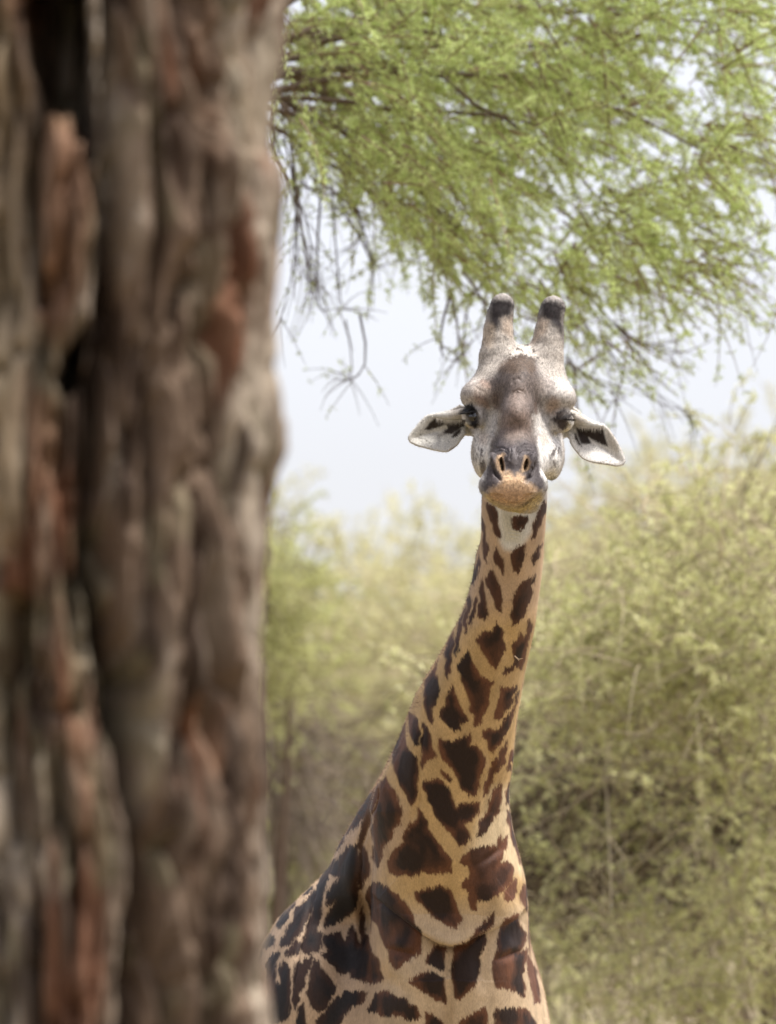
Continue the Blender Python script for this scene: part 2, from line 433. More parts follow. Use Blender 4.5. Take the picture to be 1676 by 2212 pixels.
def surface_net(fn, lo, hi, h0, levels):
    lo = np.asarray(lo); n = np.ceil((np.asarray(hi) - lo) / h0).astype(int)
    I = np.stack(np.meshgrid(*[np.arange(k) for k in n], indexing='ij'), -1).reshape(-1, 3)
    h = h0
    for L in range(levels + 1):
        f = fn(lo + (I + .5) * h)
        I = I[np.abs(f) < h * .87 * 1.7]
        if L < levels:
            off = np.stack(np.meshgrid([0, 1], [0, 1], [0, 1], indexing='ij'), -1).reshape(-1, 3)
            I = (I[:, None, :] * 2 + off[None]).reshape(-1, 3); h /= 2
    S = np.int64(1 << 20)
    key = lambda J: (J[..., 0].astype(np.int64) * S + J[..., 1]) * S + J[..., 2]
    OFF = np.array([[a, b, c] for a in (0, 1) for b in (0, 1) for c in (0, 1)])
    CK = key(I[:, None, :] + OFF[None])
    uk, inv = np.unique(CK.ravel(), return_inverse=True)
    pts = np.stack([uk // (S * S), (uk // S) % S, uk % S], -1)
    fv = fn(lo + pts * h)
    F8 = fv[inv].reshape(-1, 8)
    act = (F8.min(1) < 0) & (F8.max(1) >= 0)
    I, F8 = I[act], F8[act]
    E = [(a, b) for a in range(8) for b in range(a + 1, 8) if np.abs(OFF[a] - OFF[b]).sum() == 1]
    acc = np.zeros((len(I), 3)); cnt = np.zeros(len(I))
    for a, b in E:
        m = (F8[:, a] < 0) != (F8[:, b] < 0)
        t = F8[m, a] / (F8[m, a] - F8[m, b])
        acc[m] += OFF[a] + t[:, None] * (OFF[b] - OFF[a]); cnt[m] += 1
    V = lo + (I + acc / cnt[:, None]) * h
    ik = key(I); order = np.argsort(ik); sk = ik[order]
    def find(J):
        k = key(J); pos = np.clip(np.searchsorted(sk, k), 0, len(sk) - 1)
        return np.where(sk[pos] == k, order[pos], -1)
    tris = []
    for ax, (b, c) in ((0, (1, 2)), (1, (2, 0)), (2, (0, 1))):
        ea = np.eye(3, dtype=int)[ax]; eb = np.eye(3, dtype=int)[b]; ec = np.eye(3, dtype=int)[c]
        i1 = int(ea[0] * 4 + ea[1] * 2 + ea[2])
        m = (F8[:, 0] < 0) != (F8[:, i1] < 0)
        J = I[m]
        q = np.stack([find(J), find(J - eb), find(J - eb - ec), find(J - ec)], -1)
        flip = F8[m, 0] >= 0
        ok = (q >= 0).all(1); q, flip = q[ok], flip[ok]
        q = np.where(flip[:, None], q[:, ::-1], q)
        tris += [q[:, [0, 1, 2]], q[:, [0, 2, 3]]]
    return V, np.concatenate(tris)
def grad(fn, p, e=.0010, f0=None):
    g = np.empty_like(p)
    f0 = fn(p) if f0 is None else f0
    for a in range(3):
        o = np.zeros(3); o[a] = e
        g[:, a] = (fn(p + o) - f0) / e
    return g
def project(fn, p, it=2, clamp=.006):
    for _ in range(it):
        f = fn(p); g = grad(fn, p, f0=f)
        g2 = np.maximum((g * g).sum(1), .05)
        s = -(f / g2)[:, None] * g
        l = np.linalg.norm(s, axis=1, keepdims=True)
        p = p + s * np.minimum(1.0, clamp / np.maximum(l, 1e-9))
    return p
def refine(V, T, region):                     # split every edge whose midpoint lies in the region; stays conforming
    E = np.concatenate([T[:, [0, 1]], T[:, [1, 2]], T[:, [2, 0]]])
    Es = np.sort(E, 1)
    k = Es[:, 0].astype(np.int64) * (len(V) + 1) + Es[:, 1]
    uk, first, inv = np.unique(k, return_index=True, return_inverse=True)
    mid = (V[Es[first, 0]] + V[Es[first, 1]]) / 2
    mark = region(mid)
    idx = np.full(len(uk), -1); idx[mark] = len(V) + np.arange(mark.sum())
    V2 = np.concatenate([V, mid[mark]])
    n = len(T)
    M = idx[inv].reshape(3, n).T
    c = (M >= 0).sum(1); out = [T[c == 0]]
    t, m = T[c == 3], M[c == 3]
    out += [np.stack([t[:, 0], m[:, 0], m[:, 2]], 1), np.stack([m[:, 0], t[:, 1], m[:, 1]], 1), np.stack([m[:, 2], m[:, 1], t[:, 2]], 1), m]
    for r in range(3):
        a, b, cc = r, (r + 1) % 3, (r + 2) % 3
        s = (c == 1) & (M[:, a] >= 0); t, m = T[s], M[s]
        out += [np.stack([t[:, a], m[:, a], t[:, cc]], 1), np.stack([m[:, a], t[:, b], t[:, cc]], 1)]
        s = (c == 2) & (M[:, cc] < 0); t, m = T[s], M[s]          # edges a and b split
        out += [np.stack([m[:, a], t[:, b], m[:, b]], 1), np.stack([t[:, a], m[:, a], m[:, b]], 1), np.stack([t[:, a], m[:, b], t[:, cc]], 1)]
    return V2, np.concatenate(out)
def vnormals(V, T):
    fn = np.cross(V[T[:, 1]] - V[T[:, 0]], V[T[:, 2]] - V[T[:, 0]])
    N = np.zeros_like(V)
    for i in range(3):
        for a in range(3):
            N[:, a] += np.bincount(T[:, i], fn[:, a], len(V))
    return N / np.maximum(np.linalg.norm(N, axis=1, keepdims=True), 1e-12)

fcoarse = lambda p: giraffe_f(p, True)
ffine = lambda p: giraffe_f(p, False)
GV, GT = surface_net(fcoarse, (-1.7, 21.5, -3.6), (0.7, 25.6, 0.75), .096, 3)
def frame_region(p, facing_only=True):
    u, v = uv_of(p)
    return (u > 550) & (u < 1380) & (v > 600) & (v < 2250) & (p[:, 1] < 23.9)
def front_region(p):
    m = frame_region(p)
    k = np.where(m)[0]
    if len(k):
        g = grad(fcoarse, p[k]); g /= np.maximum(np.linalg.norm(g, axis=1, keepdims=True), 1e-9)
        view = p[k] / np.linalg.norm(p[k], axis=1, keepdims=True)
        m[k] = (g * view).sum(1) < .25
    return m
GV = project(fcoarse, GV, 2)
GV, GT = refine(GV, GT, front_region)
fr = frame_region(GV)
GV[fr] = project(ffine, GV[fr], 4)
GV, GT = refine(GV, GT, front_region)
fr = frame_region(GV)
GV[fr] = project(ffine, GV[fr], 1, .004)
def head_region(p):
    m = frame_region(p) & in_head(p)
    k = np.where(m)[0]
    m[k] = (head_f(p[k], True) < .01)
    return m
GV, GT = refine(GV, GT, head_region)
fr = frame_region(GV) & in_head(GV)
GV[fr] = project(ffine, GV[fr], 1, .003)
GN = vnormals(GV, GT)

# ---- folds, grooves and wrinkles pressed into the skin
U_, V_ = uv_of(GV)
VIEW = GV / np.linalg.norm(GV, axis=1, keepdims=True)
FACING = -(GN * VIEW).sum(1)
isfront = sstep(-.05, .25, FACING)
HEADW = np.zeros(len(GV))
_m = in_head(GV)
HEADW[_m] = sstep(-.004, .012, body_f(GV[_m], False) - head_f(GV[_m]))
bodyw = isfront * (1 - HEADW)
disp = np.zeros(len(GV))
def crease(fr_, pts, width, depth, lip=0.0, w=None, lip_w=2.2, fade=.22):
    global disp
    P = np.array([zd(fr_, *q) for q in pts])
    lo, hi = P.min(0) - 60, P.max(0) + 60
    m = np.where((U_ > lo[0]) & (U_ < hi[0]) & (V_ > lo[1]) & (V_ < hi[1]))[0]
    d, t, s = line_d(P, U_[m], V_[m])
    end = sstep(0, fade, t) * sstep(1, 1 - fade, t)
    ww = (bodyw if w is None else w)[m]
    disp[m] -= ww * end * depth * np.exp(-(d / width) ** 2)
    if lip: disp[m] += ww * end * abs(lip) * np.exp(-((d - width * 1.6) / (width * lip_w)) ** 2) * (np.sign(lip) * s > 0)
# the V-shaped breast fold, its second fold and the groove down the breast
FOLD = np.array([zd('Z4', *q) for q in [(610, 215), (660, 262), (700, 300), (790, 360), (880, 430), (960, 495), (1040, 545), (1110, 562), (1180, 548), (1250, 505), (1330, 462), (1410, 425), (1500, 375), (1560, 330)]])
_fm = np.where((U_ > 740) & (U_ < 1180) & (V_ > 1800) & (V_ < 2120))[0]
_fd, _ft2, _fs = line_d(FOLD, U_[_fm], V_[_fm])
_fe = sstep(.02, .36, _ft2) * sstep(1, .85, _ft2) * bodyw[_fm]
_above = _fs < 0
_sg = np.where(_above, _fd, -_fd)
disp[_fm] += _fe * (.026 * np.tanh(_sg / 4.5) * np.exp(-(_fd / 60) ** 2) + np.where(_above, .004 * np.exp(-((_fd - 14) / 12) ** 2), -.034 * np.exp(-((_fd - 4) / 9) ** 2)))
crease('Z4', [(720, 560), (790, 592), (860, 610), (900, 620)], 9, .010, lip=-.008, fade=.4)
crease('Z4', [(1340, 655), (1420, 628), (1490, 600), (1540, 575)], 9, .009, lip=-.006, fade=.4)
crease('Z4', [(1118, 560), (1112, 640), (1100, 760), (1095, 900), (1095, 1160)], 13, .015, fade=.12)
crease('Z4', [(1118, 560), (1112, 640), (1100, 760), (1095, 900), (1095, 1160)], 30, .012, fade=.08)
crease('Z4', [(640, 640), (720, 760), (800, 800), (900, 900)], 22, .010, fade=.4)
crease('Z4', [(1300, 560), (1290, 700), (1310, 860)], 16, .010, fade=.4)
crease('Z4', [(590, -60), (578, 60), (572, 160), (578, 260), (598, 360), (605, 470), (590, 560), (560, 650)], 8, .014, lip=.010)
crease('Z4', [(330, 170), (300, 300), (270, 450), (235, 590), (205, 760), (195, 900)], 5, .008)
crease('Z4', [(400, 60), (345, 200), (300, 370), (265, 520)], 4, .006)
crease('Z3', [(700, 0), (665, 200), (655, 420), (655, 640), (600, 820)], 6, .006, lip=.004)
crease('Z3', [(345, 480), (320, 640), (240, 860), (190, 1050)], 5, .008, lip=.006)
crease('Z3', [(1190, 150), (1230, 400), (1180, 640), (1130, 900)], 10, .006)
crease('Z3', [(1330, 880), (1290, 1010), (1200, 1080), (1060, 1160)], 7, .007, fade=.4)
crease('Z2', [(720, 560), (740, 900), (735, 1200), (760, 1500), (640, 2000)], 16, .006)
hw = isfront * HEADW
for yy, dep in ((250, .002), (275, .0022), (300, .0024), (325, .0026), (352, .0026), (380, .0024), (408, .0022), (436, .002), (462, .0016)):
    crease('Z2', [(690 + (yy * 37) % 40, yy - 25), (760, yy), (840, yy + 8), (925 - (yy * 53) % 45, yy - 8)], 1.9, dep * .62, fade=.4)
# face: tear line, bridge edges, wrinkles over the nostrils, forehead rings
crease('ZH', [(700, 330), (660, 420), (640, 520), (600, 600), (590, 700)], 4, .004, w=hw)
crease('ZH', [(1060, 330), (1045, 460), (1070, 560), (1115, 650), (1110, 730)], 4, .004, w=hw)
for pts in ([(590, 830), (640, 790), (700, 780), (760, 810), (775, 870)], [(610, 860), (660, 820), (720, 815), (750, 850), (760, 900)], [(800, 760), (800, 830), (790, 890), (780, 940)],
            [(890, 900), (890, 840), (930, 790), (1000, 780), (1080, 810)], [(905, 920), (915, 850), (960, 815), (1030, 820), (1080, 860)], [(870, 930), (865, 850), (890, 790), (960, 750), (1040, 760)],
            [(600, 980), (590, 1040), (620, 1100), (690, 1150)], [(1040, 1000), (1060, 1040), (1030, 1110), (960, 1160)], [(1080, 940), (1090, 1010), (1060, 1090), (1000, 1150)], [(570, 900), (565, 980), (585, 1060)]):
    crease('ZH', pts, 2.2, .0035, w=hw)
crease('ZH', [(690, 1190), (660, 1130), (610, 1080), (580, 1020)], 4, .006, w=hw)
crease('ZH', [(950, 1200), (985, 1140), (1040, 1090)], 4, .006, w=hw)
for pts in ([(790, 215), (830, 140), (890, 110), (950, 130), (985, 200)], [(840, 175), (880, 145), (930, 150), (960, 190)]):
    crease('ZH', pts, 2.5, .003, w=hw)
crease('Z1', [(800, 680), (815, 640), (850, 628), (880, 650)], 3, .003, w=hw)
crease('ZH', [(505, 1330), (600, 1410), (740, 1470), (880, 1490), (1000, 1420), (1160, 1300)], 2.5, .006, w=hw)   # mouth
crease('ZH', [(230, 360), (310, 325), (370, 350), (410, 420)], 3, .004, w=hw)
for k in range(5):
    crease('ZH', [(390 + 26 * k, 60 + 12 * k), (420 + 24 * k, 120 + 14 * k), (430 + 22 * k, 190 + 16 * k)], 1.8, .0012, w=hw)
GL = GV * np.array([14.0, 14.0, 9.0])
disp += (fbm(GL, 3, 5) - .5) * .006 * (1 - HEADW * .7)
disp += (fbm(GV * np.array([40.0, 40, 25]), 2, 9) - .5) * .002
GV = GV + GN * disp[:, None]
for pts_ in ([(664, 935), (690, 903), (706, 950), (716, 1000), (716, 1052), (700, 1068), (686, 1020), (672, 975)], [(955, 1018), (973, 950), (990, 922), (1000, 958), (988, 1008), (962, 1050)]):   # nostrils
    P = np.array([zd('ZH', *q) for q in pts_]); m = np.where((np.abs(U_ - P[:, 0].mean()) < 25) & (np.abs(V_ - P[:, 1].mean()) < 40) & (GV[:, 1] < 21.85))[0]
    GV[m, 1] += .024 * sstep(2.5, -2.0, poly_sd(P, U_[m], V_[m]))
GN = vnormals(GV, GT)

# ---- coat colours, laid on the skin per vertex
RU0, RV0, RUN, RVN = 540, 600, 860, 1720
RX, RY = np.meshgrid(np.arange(RU0, RU0 + RUN) + .5, np.arange(RV0, RV0 + RVN) + .5)
def sample(img, u, v):
    x = np.clip(u - RU0 - .5, 0, RUN - 1.001); y = np.clip(v - RV0 - .5, 0, RVN - 1.001)
    i, j = x.astype(int), y.astype(int); fx, fy = x - i, y - j
    if img.ndim == 3: fx, fy = fx[:, None], fy[:, None]
    return (img[j, i] * (1 - fx) + img[j, i + 1] * fx) * (1 - fy) + (img[j + 1, i] * (1 - fx) + img[j + 1, i + 1] * fx) * fy
def poly_mask(fr_, pts, feather, grow=0.0):
    P = np.array([zd(fr_, *q) for q in pts])
    lo = np.floor(P.min(0) - 3 * feather - 4).astype(int); hi = np.ceil(P.max(0) + 3 * feather + 4).astype(int)
    x0, x1 = max(lo[0] - RU0, 0), min(hi[0] - RU0, RUN); y0, y1 = max(lo[1] - RV0, 0), min(hi[1] - RV0, RVN)
    if x1 <= x0 or y1 <= y0: return None
    sl = (slice(y0, y1), slice(x0, x1))
    sd = poly_sd(P, RX[sl], RY[sl]) - grow
    return sl, sd
def paint(img, fr_, pts, rgb, feather=4.0, alpha=1.0):
    r = poly_mask(fr_, pts, feather)
    if r is None: return
    sl, sd = r
    a = (alpha * sstep(feather, -feather, sd))[..., None]
    img[sl] = img[sl] * (1 - a) + srgb(*rgb) * a
def blob(img, fr_, x, y, rx, ry, rgb, alpha=1.0, rot=0.0, soft=.6):
    pts = [(x + rx * math.cos(t) * math.cos(rot) - ry * math.sin(t) * math.sin(rot), y + rx * math.cos(t) * math.sin(rot) + ry * math.sin(t) * math.cos(rot)) for t in np.linspace(0, 2 * np.pi, 20, endpoint=False)]
    paint(img, fr_, pts, rgb, soft * min(rx, ry) * (zs(fr_) * FPX / 22), alpha)

HEAD = np.zeros((RVN, RUN, 3)) + srgb(194, 185, 176)
P_ = lambda *a, **k: paint(HEAD, *a, **k)
# ears
P_('ZE', [(1060, 400), (900, 420), (400, 560), (90, 900), (100, 1020), (700, 1200), (1010, 1000), (1050, 910), (1150, 920), (1110, 700), (1060, 560)], (230, 225, 214), feather=2)
P_('ZE', [(1180, 420), (1000, 380), (800, 490), (800, 600), (1080, 640), (1120, 560)], (205, 194, 180), feather=6, alpha=.8)
P_('ZE', [(1040, 900), (1180, 905), (1100, 700), (1060, 740)], (196, 182, 150), feather=4)
EARD = (66, 56, 49)
for pts in ([(385, 805), (470, 690), (560, 612), (700, 670), (735, 725), (600, 775), (450, 820)], [(690, 850), (760, 780), (740, 700), (900, 660), (1060, 630), (1055, 720), (960, 795), (850, 875), (720, 880)], [(828, 925), (870, 860), (940, 800), (985, 790), (975, 850), (920, 915), (850, 945)]):
    P_('ZE', pts, EARD, feather=3.0)
P_('ZE', [(540, 950), (700, 840), (760, 880), (600, 930)], (150, 140, 130), feather=3, alpha=.6)
for x, y in ((330, 690), (360, 660), (300, 945), (330, 950), (400, 965), (420, 990), (470, 1020), (500, 1075), (320, 885), (345, 950)):
    blob(HEAD, 'ZE', x, y, 16, 10, (110, 100, 86), .8)
P_('ZR', [(780, 420), (1300, 700), (1660, 1300), (1600, 1420), (1000, 1340), (700, 1000), (640, 950), (640, 700)], (238, 233, 224), feather=2)
P_('ZR', [(760, 420), (880, 470), (1050, 640), (1000, 720), (850, 740), (740, 560)], (208, 198, 184), feather=6, alpha=.8)
P_('ZR', [(640, 940), (720, 930), (760, 720), (700, 640), (640, 760)], (206, 194, 168), feather=4)
for pts in ([(850, 780), (1000, 785), (1150, 775), (1290, 775), (1305, 880), (1340, 990), (1372, 1085), (1280, 1055), (1150, 995), (1050, 930), (1095, 1035), (1000, 1045), (930, 1035), (900, 980), (870, 900)], [(815, 880), (850, 870), (890, 980), (945, 1085), (880, 1055), (830, 970)]):
    P_('ZR', pts, (58, 48, 43), feather=3.0)
P_('ZR', [(1320, 780), (1400, 820), (1560, 1120), (1500, 1180), (1380, 1080)], (206, 196, 180), feather=6, alpha=.8)
for x, y in ((1280, 1325), (1340, 1310), (1355, 1365), (1400, 1330), (1465, 1345), (1430, 1250), (1380, 1270), (1300, 1340), (1250, 1345), (1420, 1310)):
    blob(HEAD, 'ZR', x, y, 13, 9, (120, 110, 100), .85)

P_('Z1', [(560, 640), (580, 400), (640, 180), (830, 180), (830, 400), (860, 470), (740, 560), (660, 640)], (186, 176, 164), feather=8)
P_('Z1', [(960, 480), (930, 390), (990, 180), (1180, 180), (1165, 640), (1050, 620), (990, 560)], (188, 178, 166), feather=8)
P_('Z1', [(700, 600), (760, 500), (870, 460), (970, 490), (1010, 620), (1010, 800), (960, 900), (960, 1000), (990, 1080), (1000, 1200), (640, 1200), (665, 1080), (690, 1000), (720, 880), (680, 800), (620, 800), (560, 700), (600, 640)], (116, 104, 97), feather=12)
P_('ZH', [(430, 410), (650, 390), (640, 560), (590, 640), (480, 640), (400, 560)], (214, 208, 200), feather=12, alpha=.85)
P_('ZH', [(1060, 400), (1280, 430), (1340, 580), (1250, 650), (1110, 640), (1070, 540)], (218, 212, 204), feather=10, alpha=.85)
blob(HEAD, 'Z1', 830, 930, 105, 100, (152, 128, 112), .6)
blob(HEAD, 'Z1', 850, 760, 70, 80, (148, 130, 118), .6)
blob(HEAD, 'Z1', 690, 790, 26, 60, (112, 92, 82), .6)
blob(HEAD, 'Z1', 972, 840, 14, 45, (112, 92, 82), .6)
blob(HEAD, 'Z1', 580, 735, 80, 70, (202, 184, 168), .8)
blob(HEAD, 'Z1', 620, 670, 50, 25, (164, 136, 118), .5, .6)
blob(HEAD, 'Z1', 600, 790, 70, 30, (160, 130, 114), .6, .7)
blob(HEAD, 'Z1', 1165, 710, 90, 70, (216, 207, 197), .8)  # right brow paler, the light on its top painted in
blob(HEAD, 'Z1', 1090, 820, 45, 60, (182, 150, 122), .6, .4)
blob(HEAD, 'Z1', 1040, 680, 60, 70, (150, 136, 126), .6, .3)
blob(HEAD, 'Z1', 500, 700, 40, 60, (190, 180, 170), .7)
P_('Z1', [(665, 1080), (720, 1045), (800, 1085), (900, 1060), (985, 1085), (1005, 1200), (1040, 1330), (1045, 1400), (1000, 1430), (900, 1350), (740, 1350), (640, 1420), (598, 1420), (600, 1360), (640, 1220)], (90, 82, 81), feather=9)
P_('Z1', [(800, 470), (870, 458), (960, 480), (970, 560), (945, 600), (900, 575), (850, 600), (780, 590), (700, 600), (730, 540)], (98, 82, 69), feather=8)
P_('ZH', [(350, 640), (420, 590), (560, 680), (560, 760), (550, 930), (510, 1050), (490, 1170), (440, 1160), (370, 1050), (355, 800)], (230, 224, 216), feather=5)
P_('ZH', [(1112, 690), (1250, 640), (1410, 660), (1410, 830), (1400, 1000), (1350, 1150), (1225, 1215), (1155, 1110), (1125, 900)], (240, 235, 228), feather=5)
blob(HEAD, 'ZH', 480, 690, 60, 80, (206, 186, 170), .5)
blob(HEAD, 'ZH', 1190, 700, 60, 60, (206, 186, 168), .5)
SPOT = (84, 74, 70)
for pts in ([(450, 790), (480, 800), (470, 870), (440, 940), (455, 850)], [(375, 760), (395, 830), (425, 900), (400, 870), (380, 810)], [(395, 880), (410, 930), (405, 970), (392, 920)],
            [(415, 760), (435, 800), (432, 830), (420, 810)], [(365, 790), (378, 850), (385, 960), (370, 950)], [(368, 650), (385, 680), (397, 730), (375, 690)],
            [(1268, 870), (1300, 800), (1337, 762), (1325, 830), (1300, 890), (1280, 915)], [(1348, 840), (1368, 780), (1382, 800), (1370, 870), (1355, 885)], [(1300, 940), (1320, 955), (1330, 1015), (1305, 990)],
            [(1240, 850), (1262, 890), (1300, 950), (1290, 955), (1255, 905)], [(1385, 820), (1396, 830), (1388, 900), (1380, 930)]):
    P_('ZH', pts, SPOT, feather=2.2, alpha=.9)
P_('ZH', [(440, 960), (480, 920), (510, 960), (515, 1060), (500, 1120), (455, 1080)], (124, 116, 112), feather=3)
P_('ZH', [(1250, 900), (1290, 940), (1300, 1020), (1260, 1050)], (196, 190, 186), feather=4, alpha=.6)
P_('ZH', [(1195, 1195), (1300, 1120), (1340, 1130), (1270, 1205)], (120, 116, 100), feather=4, alpha=.8)  # shade under the right jaw, painted on
P_('ZH', [(275, 290), (350, 262), (415, 345), (445, 440), (432, 520), (385, 560), (325, 540), (298, 470), (280, 400), (205, 375)], (32, 28, 27), feather=4.5)
P_('ZH', [(400, 380), (480, 400), (500, 440), (420, 450)], (150, 142, 136), feather=5, alpha=.7)
P_('ZH', [(1275, 465), (1330, 390), (1420, 340), (1545, 390), (1520, 450), (1470, 470), (1465, 540), (1415, 600), (1365, 570), (1325, 505)], (70, 60, 54), feather=5)
P_('ZH', [(1310, 460), (1400, 420), (1500, 400), (1530, 420), (1440, 445), (1360, 470)], (48, 42, 39), feather=3)
P_('ZH', [(618, 940), (660, 872), (720, 848), (740, 868), (712, 905), (722, 990), (728, 1060), (702, 1110), (645, 1040)], (190, 158, 122), feather=5, alpha=.85)
P_('ZH', [(918, 1070), (942, 960), (968, 880), (1000, 890), (1030, 955), (1010, 1025), (960, 1070)], (184, 152, 114), feather=5, alpha=.85)
P_('ZH', [(664, 935), (690, 903), (706, 950), (716, 1000), (716, 1052), (700, 1068), (686, 1020), (672, 975)], (24, 19, 17), feather=2.2)
P_('ZH', [(955, 1018), (973, 950), (990, 922), (1000, 958), (988, 1008), (962, 1050)], (28, 22, 19), feather=2.2)
P_('ZH', [(800, 780), (840, 790), (870, 880), (900, 970), (840, 990), (790, 930)], (156, 148, 147), feather=4, alpha=.75)
P_('ZH', [(700, 1180), (708, 1090), (780, 1060), (850, 1130), (900, 1085), (955, 1120), (960, 1190), (1060, 1220), (1115, 1290), (1010, 1390), (900, 1470), (760, 1460), (600, 1420), (515, 1340), (570, 1280), (660, 1230)], (204, 170, 132), feather=9)
blob(HEAD, 'ZH', 800, 1350, 230, 120, (192, 150, 118), .45, soft=.95)
P_('ZH', [(500, 1325), (600, 1405), (740, 1455), (880, 1470), (1000, 1400), (1160, 1290), (1170, 1390), (1110, 1480), (960, 1545), (850, 1580), (750, 1520), (600, 1450), (510, 1370)], (198, 174, 126), feather=7)
P_('ZH', [(900, 1475), (1010, 1400), (1120, 1320), (1060, 1400), (960, 1470)], (110, 84, 50), feather=4, alpha=.7)
P_('ZH', [(780, 1530), (880, 1540), (920, 1570), (840, 1600), (790, 1570)], (176, 170, 84), feather=4)
P_('Z1', [(640, 250), (645, 95), (690, 70), (800, 75), (832, 120), (806, 205), (745, 215), (720, 270), (640, 380)], (44, 37, 36), feather=13)
P_('Z1', [(992, 205), (1000, 110), (1060, 80), (1130, 85), (1195, 140), (1165, 180), (1170, 370), (1110, 290), (1030, 225)], (44, 37, 36), feather=13)
P_('Z1', [(680, 60), (760, 40), (815, 65), (780, 85), (700, 80)], (150, 140, 132), feather=4, alpha=.2)  # pale rim light painted on both horn tops
P_('Z1', [(1030, 85), (1090, 62), (1140, 75), (1165, 100), (1110, 85), (1060, 95)], (150, 140, 132), feather=4, alpha=.2)
P_('Z1', [(735, 225), (808, 205), (808, 300), (800, 345), (740, 310)], (176, 152, 128), feather=10, alpha=.6)
P_('Z1', [(985, 210), (1060, 235), (1050, 310), (960, 385), (935, 375), (975, 290)], (172, 148, 124), feather=10, alpha=.6)
blob(HEAD, 'Z1', 640, 330, 50, 90, (196, 176, 152), .6)
P_('Z1', [(785, 465), (850, 408), (920, 398), (975, 450), (1010, 500), (960, 482), (880, 456), (800, 482)], (226, 216, 202), feather=4)
for x, y, rx, ry in ((850, 428, 16, 8), (795, 462, 12, 7), (905, 398, 22, 7), (958, 440, 10, 14), (930, 478, 14, 6), (880, 440, 8, 5), (990, 490, 10, 7)):
    blob(HEAD, 'Z1', x, y, rx, ry, (70, 56, 48), .9)
